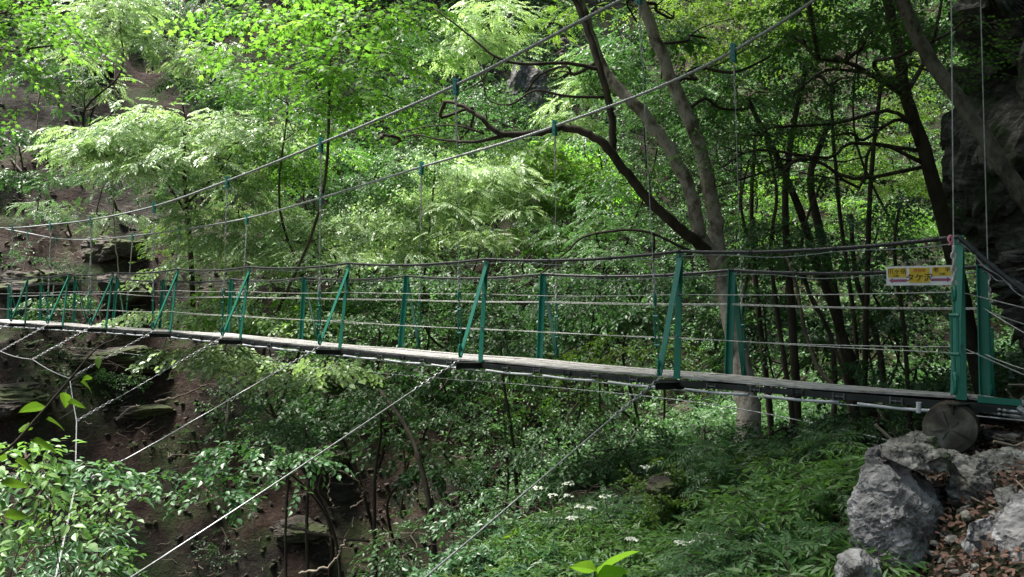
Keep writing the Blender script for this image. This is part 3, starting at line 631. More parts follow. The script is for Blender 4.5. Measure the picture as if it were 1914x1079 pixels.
def sprig(kind, n, length, L, Wd, seed, spread=.9, twig=True, droop=.25):
    """leaves in alternate ranks along a twig; returns verts, faces(list), mats, leafid"""
    rs = np.random.default_rng(seed); V = []; Fs = []; nv = 0; sv, sf = shape(kind if kind != 'pinnate' else 'diamond', L, Wd)
    def put(pos, yaw, pitch, roll, sc, lid):
        nonlocal nv
        Rm = rot3(np.array([yaw]), np.array([pitch]), np.array([roll]))[0]
        V.append((sv*sc)@Rm.T+pos)
        for f in sf: Fs.append((f+nv, 0, lid))
        nv += len(sv)
    cz = lambda s: -droop*length*(s**2)
    k = 0
    if kind == 'pinnate':
        for i in range(n):
            s = .15+.8*i/n
            for sg in (-1, 1):
                put(np.array((0, s*length, cz(s))), -sg*(1.15-.35*s)+rs.normal(0, .08), -.25*s+rs.normal(0, .1)-.1, rs.normal(0, .25), (1-.35*abs(s-.5))*rs.uniform(.85, 1.1), rs.uniform(-.12, .12))
        put(np.array((0, length*.95, cz(.95))), 0, -.4, 0, 1, 0)
    else:
        for i in range(n):
            s = (i+.6)/n; sg = -1 if i % 2 else 1
            if i == n-1: yaw = rs.normal(0, .2)
            else: yaw = -sg*rs.uniform(.5, 1.2)*spread
            st = .018 if kind != 'maple' else .05
            base = np.array((-math.sin(yaw)*st*.8+rs.normal(0, .006), s*length+math.cos(yaw)*st, cz(s)+rs.normal(0, .012)))
            put(base, yaw, rs.normal(-.22, .28), rs.normal(0, .35), rs.uniform(.7, 1.15), rs.uniform(-.2, .2))
    if twig:
        r = .0035; c = [(0, 0, 0), (0, length*.5, cz(.5)), (0, length*.95, cz(.95))]
        for q, (x, y, z) in enumerate(c): rr = r*(1-.35*q); V.append(np.array([(x-rr, y, z), (x+rr, y, z), (x, y, z+1.5*rr)]))
        for q in range(2):
            o = nv+3*q; Fs.append((np.array([[o, o+1, o+4, o+3], [o+1, o+2, o+5, o+4], [o+2, o, o+3, o+5]]), 1, 0.))
        nv += 9
    return np.concatenate(V), Fs
def lib(kind, n, length, L, Wd, m=4, **k): return [sprig(kind, n, length, L, Wd, 100+i+int(L*1e4), **k) for i in range(m)]
TP = {
 'pinnate': lib('pinnate', 7, .34, .085, .030, droop=.2),
 'pinnatebig': lib('pinnate', 7, .46, .12, .044, droop=.22),
 'maple': lib('maple', 7, .30, .085, .095),
 'maplesmall': lib('maple', 8, .30, .06, .066),
 'ovate': lib('ovate', 8, .32, .085, .052),
 'ovatebig': lib('ovate', 8, .42, .115, .082, droop=.35),
 'diamond': lib('diamond', 9, .32, .085, .048),
 'lance': lib('ovate', 8, .34, .12, .038, droop=.5),
 'tiny': lib('ovate', 9, .22, .05, .032),
 'litter': lib('ovate', 1, .02, .07, .045, twig=False),
}
def scatter(mb, kind, pos, yaw, pitch, roll, sc, tint, jit=.16):
    n = len(pos); which = rng.integers(0, len(TP[kind]), n)
    for w_ in range(len(TP[kind])):
        ids = np.nonzero(which == w_)[0]
        if not len(ids): continue
        V, Fs = TP[kind][w_]; Rm = rot3(yaw[ids], pitch[ids], roll[ids])*sc[ids, None, None]
        VV = np.einsum('nij,vj->nvi', Rm, V)+pos[ids, None, :]; nv = len(V)
        off = mb.n+np.arange(len(ids))*nv
        groups = {}
        for f, m, l in Fs: groups.setdefault((f.shape[1], m), []).append((f, l))
        for (kk, m), lst in groups.items():
            f = np.concatenate([a for a, _ in lst]); l = np.concatenate([np.full(len(a), b) for a, b in lst])
            FF = (f[None]+off[:, None, None]).reshape(-1, kk)
            tt = (tint[ids, None]+l[None]+rng.normal(0, .06, (len(ids), len(f)))).ravel()
            mb.F.append((FF, m, np.clip(tt, 0, 1)))
        mb.V.append(VV.reshape(-1, 3)); mb.n += nv*len(ids)

def foliage(mb, kind, pads, dens, size=1., shelf=.62, tb=.5, origin=None, nper=None, flat=.12):
    """pads: (centre, (rx, ry, rz)); shelves of sprigs inside each ellipsoid. returns shelf centres"""
    cs = []
    for c, r in pads:
        A = math.pi*r[0]*r[2]*(1+.5*min(1.5, r[1])); ns = max(3, int(A*dens*(3.0 if c[1] > 13 else 1.9)/shelf**1.5*.5))
        u = rng.normal(size=(ns, 3)); u /= np.linalg.norm(u, axis=1)[:, None]
        u *= (rng.random(ns)**(1/2.0))[:, None]
        u[:, 2] = np.where(rng.random(ns) < .25, np.abs(u[:, 2]), u[:, 2])
        wob = 1+.22*rng.normal(size=(ns, 1))
        sc = c+u*np.array(r)*wob
        for q in range(ns):
            R = shelf*rng.uniform(.5, 1.25); m = max(6, int((nper or 44)*R*R/size**2/.4*.55)); 
            out = u[q, :2]*np.array(r[:2]); oa = math.atan2(-out[0], out[1]) if np.hypot(*out) > 1e-3 else rng.uniform(0, 6.28)
            rad = R*np.sqrt(rng.random(m)); th = rng.uniform(0, 2*np.pi, m)
            px_, py_ = rad*np.cos(th), rad*np.sin(th); tx, ty = rng.normal(0, .22, 2)-.12*u[q, :2]
            pz = -.22*rad**2/R+tx*px_+ty*py_+rng.normal(0, flat*R*.35, m)
            pos = sc[q]+np.stack([px_, py_, pz], -1)
            ya = np.arctan2(-px_, py_); yaw = ya+rng.normal(0, .7, m)+.4*np.sin(oa-ya)
            pitch = rng.normal(-.08, .24, m)-.22*rad/R; roll = rng.normal(0, .28, m)
            t = np.clip(tb+rng.normal(0, .16)+rng.normal(0, .1, m), 0, 1)
            scatter(mb, kind, pos, yaw, pitch, roll, size*rng.uniform(.7, 1.15, m), t)
        cs.append((c, sc))
    return cs

def wig(a, b, n=5, amp=.08, sag=0.):
    a, b = np.array(a, float), np.array(b, float); L = np.linalg.norm(b-a); t = np.linspace(0, 1, n)[:, None]
    p = a*(1-t)+b*t+rng.normal(0, amp*L/n, (n, 3))*np.sin(np.pi*t); p[:, 2] += sag*L*np.sin(np.pi*t[:, 0]); return p
NTREE = []
def tree(label, kind, mat, pads, dens=1.0, size=1., trunk=None, tr=(.09, .03), limbs=(), bark='barkdark', name='broadleaf_tree', cat='tree',
         tb=.5, shelf=.62, group=None, twigs=1., shade_pads=(), nper=None, leafname='crown', ry=None, base=None, ns=7):
    PD_ = []
    for p in pads:
        px, py, d, rx, rz = p[:5]; rxm, rzm = rx*d/F, rz*d/F
        PD_.append((P(px, py, d), (rxm, p[5] if len(p) > 5 else (ry or min(1.3, .75*rxm)), rzm)))
    for c, r in shade_pads: PD_.append((np.array(c, float), r))  # unseen crown parts added above the frame for their shade
    cen = sum(c for c, r in PD_)/len(PD_)
    if trunk is not None:
        tp = [np.array(P(*q)) for q in trunk]; g0 = Hs(tp[0][0], tp[0][1])
        if trunk[0][2] >= 17:
            dh = min(hit(trunk[0][0], trunk[0][1]+60, 0, 16), trunk[0][2]+7); q_ = P(trunk[0][0], trunk[0][1]+60, dh); tp = [np.array((q_[0], q_[1], Hs(q_[0], q_[1])-.2))]+tp
        elif tp[0][2] > g0-.1: tp = [np.array((tp[0][0]+.06, tp[0][1]+.1, g0-.25))]+tp
    else:
        if base is not None: b = P(*base)
        else:
            q_ = (957+cen[0]/cen[1]*F, 539.5-cen[2]/cen[1]*F+max(40, 400/cen[1]))
            dh = min(hit(q_[0], q_[1], 0, cen[1]*.9), cen[1]+7); b = P(q_[0], q_[1], dh); b[2] = Hs(b[0], b[1])-.15
        top = cen+np.array((0, .1, .1)); 
        if top[2]-b[2] < .3: b[2] = top[2]-.5
        tp = list(wig(b, top, 5, .25))
    if trunk is None: tr = (tr[0]*.65, tr[1]*.6)
    tpts = catmull(tp, 6 if len(tp) > 2 else 4); tpts[1:-1] += rng.normal(0, tr[0]*.06, tpts[1:-1].shape)
    T = empty(name, label, cat, tpts[0], group)
    shrub = name not in ('broadleaf_tree', 'maple_tree', 'leaning_tree', 'forked_tree', 'sapling')
    tube(MB(), tpts, tr, ns, wob=.12).build('stem' if shrub else 'trunk', M[bark], T, smooth=True)
    allp = [tpts]
    for lm in limbs:
        q = [P(*a) for a in lm[0]]; lp = catmull(q, 6); lp[1:-1] += rng.normal(0, lm[1]*.10, lp[1:-1].shape)
        tube(MB(), lp, (lm[1], lm[2]), max(6, ns-1), wob=.12).build('limb', M[lm[3] if len(lm) > 3 else bark], T, smooth=True); allp.append(lp)
    mb = MB(); tw = MB()
    cs = foliage(mb, kind, PD_, dens, size, shelf, tb, nper=nper)
    if mb.n: mb.build(leafname, [M[mat], M['twig']], T)
    A = np.concatenate(allp)
    lrad = min(.032, max(.010, tr[0]*.28))
    for (c, sc) in cs:
        j = np.argmin(np.linalg.norm(A-c, axis=1)+np.where(A[:, 2] > c[2]+.2, 1.5, 0)); hub = c-np.array((0, 0, .1))
        br = catmull(wig(A[j], hub, 5, .5, .07), 3); tube(tw, br, (lrad, lrad*.5), 5)
        k = max(2, int(len(sc)*.8*twigs)); 
        for s in sc[:k]:
            q = br[rng.integers(4, len(br))]; tube(tw, wig(q, s, 5, .3, .05), (lrad*.42, .004), 4)
    if tw.n: tw.build('branches', M[bark if bark != 'barkpale' else 'barkdark'], T, smooth=True)
    return T
def stones(m=5):
    out = []
    import bmesh
    for i in range(m):
        bm = bmesh.new(); bmesh.ops.create_icosphere(bm, subdivisions=1, radius=1); rs = np.random.default_rng(900+i)
        V = np.array([v.co[:] for v in bm.verts])*(1+rs.normal(0, .16, (len(bm.verts), 1)))*np.array((1, .75, .5)); Fc = np.array([[v.index for v in f.verts] for f in bm.faces]); bm.free()
        out.append((V*.1, [(Fc, 0, 0.)]))
    return out
TP['stone'] = stones()
TP['stick'] = []
for i in range(4):
    q = MB(); tube(q, wig((-.3, 0, 0), (.3, 0, .03), 5, .25), (.008, .004), 4); TP['stick'].append((np.concatenate(q.V), [(f, 0, 0.) for f, m, t in q.F]))
def litter(n, fx, name, label=None, **k): pass
# ---------------------------------------------------------------- the wood
def canopy(T, pads, kind='ovatebig', mat='mid', dens=1.6, size=1.7):  # unseen leaf masses added overhead to keep sun off the scene below
    mb = MB(); foliage(mb, kind, [(np.array(c, float), r) for c, r in pads], dens, size, .75, .5)
    o = mb.build('shade_crown', [M[mat], M['twig']], T); t = MB()
    for c, r in pads: tube(t, wig(c, np.array(c)+(r[0]*.8, .3, .1), 4, .3), (.04, .01), 5)
    return T
tree('yellow green maple filling the top left corner above the hanging vine', 'maple', 'maple', [(20, 40, 14, 120, 70), (90, 20, 14, 80, 50), (0, 120, 14, 70, 40), (100, 75, 14, 50, 22), (0, 190, 14, 32, 50)], dens=1.5, name='maple_tree', trunk=[(-260, 760, 16), (-200, 400, 15.5), (-120, 60, 14.5), (-40, -40, 14)], tr=(.16, .06), size=1.5, tb=.6,
     shade_pads=[((-12, 13, 8.8), (3, 2.6, .8)), ((-8, 12, 9.2), (3, 2.6, .8)), ((-4.5, 10.5, 9.2), (2.6, 2.2, .8))])
tree('pale feathery tree at the top left between the maple and the vine tangle', 'pinnatebig', 'pale', [(215, 45, 21, 110, 40), (150, 90, 21, 45, 18), (290, 85, 21, 60, 22), (230, 0, 21, 120, 25)], dens=1.3, tb=.55, tr=(.07, .03))
tree('small pale feathery tree on the slope right of the brown scree', 'pinnatebig', 'pale', [(385, 105, 22, 70, 26), (325, 130, 22, 65, 24), (380, 145, 21.6, 50, 22)], dens=1.3, tb=.5, tr=(.06, .03))
tree('bright green maple with broad starry leaves above the cable at upper left of centre', 'maple', 'maple', [(500, 30, 14.5, 110, 50), (650, 60, 13.5, 110, 60), (560, 130, 14, 100, 40), (720, 20, 13.5, 80, 45), (700, 120, 13.5, 80, 45), (620, 190, 13.8, 90, 35), (460, 90, 15, 50, 30), (740, 200, 14, 60, 50)], dens=2.0, name='maple_tree', size=1.85, tb=.62, tr=(.08, .04))
tree('deep green maple hanging behind the bright one at upper left of centre', 'maple', 'mapledark', [(470, 190, 16, 90, 45), (560, 230, 15.8, 90, 35), (440, 140, 16, 60, 40), (680, 250, 15.5, 80, 40)], dens=1.3, name='maple_tree', tb=.45, tr=(.08, .03))
tree('broad layered feathery tree with whitish green fronds left of centre above the near cable', 'pinnatebig', 'pale', [(330, 235, 17.8, 170, 30), (240, 262, 17.6, 120, 34), (170, 280, 17.6, 80, 18), (420, 245, 18, 120, 40), (300, 305, 17, 90, 20), (510, 250, 18, 80, 34), (230, 225, 18, 90, 18), (140, 265, 17.8, 50, 14), (400, 290, 17.6, 100, 28), (240, 300, 17.2, 60, 22)], dens=1.5, tb=.6, tr=(.08, .035), trunk=[(360, 560, 20), (355, 450, 19), (345, 330, 18.2), (345, 250, 17.8)],
     limbs=[([(350, 400, 18.6), (300, 330, 18), (240, 290, 17.6)], .03, .012), ([(350, 380, 18.6), (410, 320, 18), (450, 260, 17.8)], .03, .012)])
tree('shadowy tree under the broad feathery one at the left of centre', 'pinnate', 'mid', [(200, 340, 20, 110, 30), (130, 330, 20, 50, 25), (300, 350, 20, 90, 28), (120, 410, 20, 80, 14)], dens=1.0, tb=.4, tr=(.05, .02))
tree('mossy yellow green shrub beside the pale brown rock bulge', 'tiny', 'yellow', [(322, 430, 21.8, 42, 38), (300, 470, 21.8, 36, 24)], dens=2.2, name='shrub', cat='shrub', tb=.15, tr=(.02, .01))
tree('pale green tree behind the two near cable clamps left of centre', 'pinnatebig', 'pale', [(470, 340, 19, 90, 34), (400, 400, 18.6, 90, 22), (420, 440, 18, 110, 22), (480, 390, 19.6, 100, 30)], dens=1.35, tb=.5, tr=(.06, .03))
tree('light ovate leaved tree with yellow tips just under the near main cable', 'ovate', 'maple', [(560, 330, 18.6, 80, 40), (600, 290, 18.4, 80, 26), (530, 300, 18.6, 70, 30)], dens=1.25, tb=.72, tr=(.06, .03))
tree('pale layered tree directly above the handrail between third and fourth posts', 'pinnate', 'pale', [(560, 450, 17.8, 120, 24), (640, 420, 18, 80, 30), (520, 480, 17.4, 110, 14), (620, 480, 17.4, 90, 18)], dens=1.5, tb=.6, tr=(.05, .02))
tree('mid green tree behind the hanger at the centre left of the long bough', 'ovate', 'mid', [(700, 330, 18.8, 90, 45), (750, 290, 18.8, 70, 40), (660, 370, 18.6, 60, 36)], dens=1.3, tb=.75, tr=(.07, .03))
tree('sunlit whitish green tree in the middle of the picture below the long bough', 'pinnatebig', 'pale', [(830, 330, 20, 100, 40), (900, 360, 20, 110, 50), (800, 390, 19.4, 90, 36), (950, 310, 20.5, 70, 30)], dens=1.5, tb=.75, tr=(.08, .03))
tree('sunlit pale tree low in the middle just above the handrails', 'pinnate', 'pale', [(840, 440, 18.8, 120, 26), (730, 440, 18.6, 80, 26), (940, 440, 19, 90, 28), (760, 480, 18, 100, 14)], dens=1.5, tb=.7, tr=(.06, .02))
tree('yellowish sunlit tree right of the middle behind the second far hanger', 'pinnatebig', 'yellow', [(1010, 310, 21, 60, 36), (1060, 350, 21, 60, 40), (1000, 380, 21, 60, 26)], dens=1.3, tb=.25, tr=(.06, .03))
tree('soft green tree behind the railing posts right of the middle', 'pinnate', 'mid', [(1060, 440, 18.6, 90, 34), (1130, 400, 18, 80, 40), (1150, 470, 17.5, 80, 28)], dens=1.4, tb=.7, tr=(.06, .03))
tree('whitish bright tree at the top centre right of the big maple', 'pinnatebig', 'pale', [(900, 40, 22, 70, 36), (850, 90, 22, 60, 36), (960, 30, 22, 40, 20), (920, 80, 22, 45, 24)], dens=1.6, tb=.95, tr=(.07, .03))
tree('bright pale tree glowing behind the upright dark stem at top centre', 'pinnatebig', 'pale', [(1090, 165, 20, 65, 34), (1070, 220, 20, 60, 28), (1120, 110, 20.5, 50, 26)], dens=1.4, tb=.75, tr=(.06, .03))
tree('fresh green tree at the very top between the two dark stems', 'pinnate', 'yellow', [(1040, 40, 21, 55, 20), (1090, 20, 21, 50, 22)], dens=1.2, tb=.3, tr=(.05, .02))
tree('dull green tree behind the crossing branches at upper centre', 'ovate', 'mid', [(790, 190, 17, 70, 50), (760, 120, 17, 50, 50), (870, 260, 18, 60, 26), (800, 60, 17, 60, 40), (900, 200, 18.5, 45, 40)], dens=1.1, tb=.35, tr=(.07, .03))
tree('mid green tree behind the twin pale trunks', 'ovate', 'mid', [(1200, 290, 17.5, 80, 60), (1160, 340, 17, 70, 40), (1240, 180, 17.5, 60, 60), (1180, 200, 17, 60, 40), (1260, 400, 16.5, 70, 40)], dens=1.3, tb=.55, tr=(.08, .03))
# the forked tree
T1 = tree('large forked tree with two mottled pale stems and a long dark curving bough', 'maplesmall', 'maple',
     [(1320, 60, 13, 110, 45), (1440, 90, 12.6, 90, 40), (1190, 30, 13.5, 60, 26), (1300, 140, 13.6, 60, 30), (1400, 170, 13, 80, 30), (1260, 10, 13, 110, 30), (980, 170, 13.2, 50, 16), (860, 250, 13, 60, 14), (750, 250, 12.6, 50, 18)], dens=1.1, name='forked_tree', tb=.35, bark='barkpale',
     trunk=[(1402, 800, 11.6), (1385, 690, 11.8), (1360, 560, 12), (1342, 470, 12), (1335, 400, 12), (1300, 255, 12), (1243, 115, 12), (1190, -20, 12), (1120, -200, 12)], tr=(.20, .175, .15, .12, .11, .10, .085, .06), ns=12,
     limbs=[([(1346, 500, 12), (1308, 440, 11.9), (1290, 360, 11.8), (1240, 262, 11.8), (1185, 195, 11.8), (1128, 130, 11.9), (1090, 20, 12), (1060, -60, 12)], .11, .07, 'barkpale'),
            ([(1322, 470, 11.85), (1275, 430, 11.6), (1215, 378, 11.4), (1165, 315, 11.3), (1120, 262, 11.2), (1060, 240, 11.2), (1000, 248, 11.2), (935, 250, 11.2), (900, 222, 11.2), (870, 200, 11.3), (832, 190, 11.4)], .085, .022, 'barkdark'),
            ([(1145, 290, 11.3), (1142, 210, 11.3), (1125, 140, 11.3), (1100, 60, 11.4), (1075, 0, 11.5), (1040, -70, 11.5)], .055, .04, 'barkdark'),
            ([(960, 249, 11.2), (890, 265, 11.2), (830, 262, 11.3), (770, 250, 11.4)], .03, .008, 'barkdark'),
            ([(1130, 182, 11.3), (1060, 180, 11.3), (1000, 170, 11.3), (955, 195, 11.3), (915, 188, 11.4), (905, 160, 11.4)], .022, .006, 'barkdark'),
            ([(1120, 130, 11.3), (1060, 118, 11.3), (980, 120, 11.3), (925, 105, 11.3), (870, 60, 11.4), (810, 15, 11.5)], .03, .010, 'barkdark'),
            ([(905, 250, 11.2), (850, 235, 11.3), (780, 240, 11.4), (700, 262, 11.5)], .016, .005, 'barkdark'),
            ([(1290, 470, 11.6), (1200, 432, 11.5), (1100, 440, 11.5), (1060, 470, 11.6), (1000, 520, 12), (920, 570, 12.5)], .022, .008, 'barkdark'),
            ([(925, 105, 11.3), (900, 150, 11.3), (840, 175, 11.4), (780, 140, 11.6)], .012, .004, 'barkdark')],
     shade_pads=[((2.8, 12.5, 7.5), (3.2, 2.6, 1.3)), ((.8, 12, 8.0), (2.5, 2, 1.0))])
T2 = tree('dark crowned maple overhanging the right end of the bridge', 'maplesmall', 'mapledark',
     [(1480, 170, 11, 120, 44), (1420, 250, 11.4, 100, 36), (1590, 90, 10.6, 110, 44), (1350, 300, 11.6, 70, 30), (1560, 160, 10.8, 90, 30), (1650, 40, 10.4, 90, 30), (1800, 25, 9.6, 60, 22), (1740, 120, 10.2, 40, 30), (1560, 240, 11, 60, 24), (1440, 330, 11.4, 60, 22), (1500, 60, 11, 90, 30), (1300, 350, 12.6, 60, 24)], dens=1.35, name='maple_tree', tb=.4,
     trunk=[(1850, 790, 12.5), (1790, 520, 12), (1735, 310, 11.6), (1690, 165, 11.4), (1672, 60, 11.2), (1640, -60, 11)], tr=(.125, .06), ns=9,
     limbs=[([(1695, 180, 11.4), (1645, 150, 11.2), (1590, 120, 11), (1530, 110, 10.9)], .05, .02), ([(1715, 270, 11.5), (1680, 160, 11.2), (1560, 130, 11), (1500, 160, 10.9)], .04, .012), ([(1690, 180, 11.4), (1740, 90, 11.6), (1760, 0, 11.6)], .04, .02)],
     shade_pads=[((5.2, 10.5, 7.2), (3.4, 2.8, 1.0)), ((2.0, 9.5, 7.6), (3.0, 2.6, .9)), ((-1.2, 9, 7.6), (2.6, 2.4, .8))])
T3 = tree('leaning grey trunked tree crossing the dark cliff at the upper right', 'ovate', 'dark', [(1640, -40, 9.6, 60, 20)], dens=1, name='leaning_tree', bark='barkgrey', trunk=[(2060, 620, 8.6), (1960, 440, 8.9), (1880, 320, 9.1), (1800, 195, 9.3), (1735, 105, 9.5), (1685, 0, 9.6), (1650, -120, 9.6)], tr=(.10, .075), ns=10,
     shade_pads=[((6.5, 8.5, 6.8), (3, 3, .8)), ((3.4, 6.2, 6.4), (3.0, 2.6, .8)), ((0, 5.5, 6.6), (2.8, 2.4, .8))])
canopy(T1, [((3.5, 14.5, 9.2), (3, 2.6, .9)), ((.5, 14.5, 9.6), (2.6, 2.0, .9)), ((1.5, 12, 8.8), (2.8, 2.2, .9)), ((5.8, 15.5, 9.6), (2.6, 2.4, .9)), ((3.2, 18, 10.6), (2.8, 2, .9)), ((7, 18.4, 10.8), (3, 2.2, .9)), ((9, 15.5, 10), (2.4, 2.2, .9)), ((-2.6, 14.8, 10), (2.2, 1.6, .8))])
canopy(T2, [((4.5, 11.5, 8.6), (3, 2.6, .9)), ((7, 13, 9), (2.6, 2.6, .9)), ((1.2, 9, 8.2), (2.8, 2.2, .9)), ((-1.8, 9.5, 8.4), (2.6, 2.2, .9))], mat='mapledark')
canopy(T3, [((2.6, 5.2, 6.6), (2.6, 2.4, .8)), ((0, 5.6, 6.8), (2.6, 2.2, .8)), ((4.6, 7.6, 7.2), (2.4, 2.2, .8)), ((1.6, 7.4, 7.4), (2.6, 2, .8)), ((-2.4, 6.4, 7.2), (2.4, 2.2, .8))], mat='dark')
for lb, tk, r, pads in [
  ('upright bare tree with a greenish trunk in the bright gap at the right', [(1615, 760, 13.5), (1622, 500, 13.6), (1628, 330, 13.7), (1646, 160, 13.8)], (.06, .035), [(1640, 130, 13.8, 60, 26)]),
  ('slender dark tree left of the greenish trunk in the bright gap', [(1600, 640, 15), (1572, 420, 15), (1560, 290, 15), (1552, 160, 15)], (.05, .03), [(1545, 150, 15, 50, 24)]),
  ('black crooked tree behind the railing between the first and second posts', [(1490, 760, 13), (1478, 560, 13), (1468, 400, 13), (1476, 280, 13), (1505, 130, 13)], (.085, .04), [(1500, 110, 13, 70, 26)]),
  ('dark tree leaning right toward the signboard behind the railing', [(1640, 800, 13.6), (1580, 640, 13.4), (1530, 500, 13.2), (1490, 380, 13), (1440, 270, 13), (1400, 190, 13)], (.10, .04), [(1400, 170, 13, 60, 26)]),
  ('stout dark tree with rough trunk just left of the signboard', [(1600, 790, 14), (1560, 560, 14), (1530, 420, 14), (1515, 330, 14), (1545, 240, 14)], (.12, .05), [(1560, 220, 14, 60, 20)]),
  ('thin straight dark tree right of the forked tree', [(1440, 780, 14.5), (1415, 560, 14.5), (1405, 400, 14.5), (1412, 250, 14.5)], (.07, .03), [(1410, 230, 14.5, 60, 26)]),
  ('thin curving tree whose stem bends below the deck left of the log', [(1555, 800, 9.5), (1560, 730, 9.5), (1530, 690, 9.7), (1505, 620, 10), (1490, 540, 10.2), (1470, 480, 10.5)], (.035, .02), [(1465, 470, 10.6, 40, 16)]),
  ('wiry dark tree with many crossing twigs right of the forked trunk', [(1480, 780, 12.6), (1455, 600, 12.6), (1440, 470, 12.6), (1452, 360, 12.6), (1430, 250, 12.4)], (.05, .02), [(1420, 250, 12.4, 50, 24), (1470, 420, 12.6, 40, 20)]),
  ('bent twiggy dark tree crossing behind the second and third guard wires', [(1560, 790, 12.2), (1555, 640, 12.2), (1510, 540, 12.2), (1500, 440, 12.2), (1540, 330, 12.2)], (.05, .02), [(1545, 330, 12.2, 44, 20), (1500, 470, 12.4, 40, 18)]),
  ('slim twiggy tree rising behind the signboard', [(1700, 780, 12.8), (1690, 620, 12.8), (1672, 470, 12.8), (1682, 380, 12.8)], (.045, .02), [(1680, 380, 12.8, 40, 20), (1660, 470, 12.8, 40, 16)]),
  ('thin whip like tree leaning left behind the first bay of the railing', [(1600, 780, 11.8), (1560, 650, 11.8), (1505, 530, 11.8), (1450, 450, 11.8)], (.035, .015), [(1445, 445, 11.8, 36, 16)]),
  ('thin twiggy tree close behind the second far post', [(1385, 620, 14), (1400, 480, 14), (1385, 380, 14), (1400, 300, 14)], (.04, .02), [(1400, 300, 14, 44, 22), (1380, 420, 14, 30, 20)]),
  ('dim tree between the two darkest trunks behind the railing', [(1660, 790, 16), (1640, 640, 16), (1600, 520, 16), (1590, 400, 16)], (.08, .04), [(1590, 400, 16, 60, 30)]),
]:
    tree(lb, 'diamond', 'dark', pads, dens=1.2, trunk=tk, tr=r, ns=8, tb=.5, group='thin dark trees behind the railing')
for lb, pads, mt, tbb, kd in [
  ('bright tree on the far slope in the gap left of the leaning trunk', [(1690, 330, 25, 80, 50), (1650, 270, 26, 70, 40)], 'yellow', .5, 'diamond'),
  ('pale bright tree on the far slope at the centre of the right gap', [(1600, 300, 24.5, 70, 50), (1570, 240, 25, 50, 36)], 'bright', .2, 'diamond'),
  ('fresh green tree low on the far slope in the right gap', [(1620, 400, 23, 100, 36), (1700, 410, 23, 70, 36)], 'maple', .6, 'diamond'),
  ('sunlit tree at the top edge above the far cable clamp at the right', [(1400, -10, 26, 110, 50), (1280, 20, 26, 90, 50), (1500, 10, 27, 80, 50)], 'yellow', .2, 'diamond'),
  ('sunlit leafy tree high between the dark canopy and cliff', [(1720, 200, 25, 50, 50), (1690, 130, 25, 60, 40)], 'yellow', .3, 'diamond'),
  ('bright foliage tree behind the thin straight trunk', [(1450, 350, 23, 60, 60), (1480, 260, 24, 60, 50)], 'maple', .7, 'diamond'),
  ('light green tree far back at the top right of the twin stems', [(1380, 110, 20, 100, 60), (1440, 30, 20, 90, 40), (1290, 60, 20, 80, 60)], 'yellow', .3, 'diamond'),
  ('green tree far back under the dark canopy right of centre', [(1400, 420, 19, 70, 40), (1480, 430, 19.5, 60, 40)], 'maple', .4, 'diamond'),
  ('small leaved dark tree in front of the cliff foot behind the upper handrail', [(1660, 440, 16, 110, 26), (1720, 400, 16, 60, 30), (1560, 460, 16, 80, 24)], 'mid', .5, 'diamond'),
]:
    tree(lb, kd, mt, pads, dens=1.15, tr=(.07, .03), tb=tbb, size=1.2)
for lb, pads, mt, tbb, kd, dn in [
  ('dull green tree seen through the railing between the third and fourth posts', [(740, 540, 16.6, 120, 34), (680, 590, 16, 70, 24), (830, 600, 15.6, 80, 24)], 'mid', .45, 'ovate', 1.3),
  ('shaded tree seen through the railing right of the third post', [(930, 560, 15.6, 90, 36), (880, 520, 16.4, 100, 24), (990, 610, 15, 70, 34)], 'mid', .35, 'ovate', 1.3),
  ('shaded tree seen through the railing left of the second post', [(1120, 560, 14.5, 110, 40), (1050, 520, 15, 70, 26), (1190, 510, 14.2, 80, 24)], 'mid', .35, 'diamond', 1.3),
  ('yellowish dim bush under the railing left of the second post', [(1170, 650, 13, 80, 26), (1110, 670, 12.8, 70, 20)], 'yellow', .0, 'diamond', 1.3),
  ('dim bush seen through the railing just right of the forked trunk', [(1460, 620, 13.8, 80, 40), (1400, 540, 14, 50, 40)], 'dark', .5, 'ovate', .8),
  ('dim bush behind the signboard and the lower guard wires', [(1690, 600, 13, 80, 40), (1640, 680, 12, 90, 24)], 'dark', .6, 'ovate', .8),
]:
    tree(lb, kd, mt, pads, dens=dn, tr=(.05, .02), tb=tbb, name='bush' if 'bush' in lb else 'broadleaf_tree', cat='bush' if 'bush' in lb else 'tree')
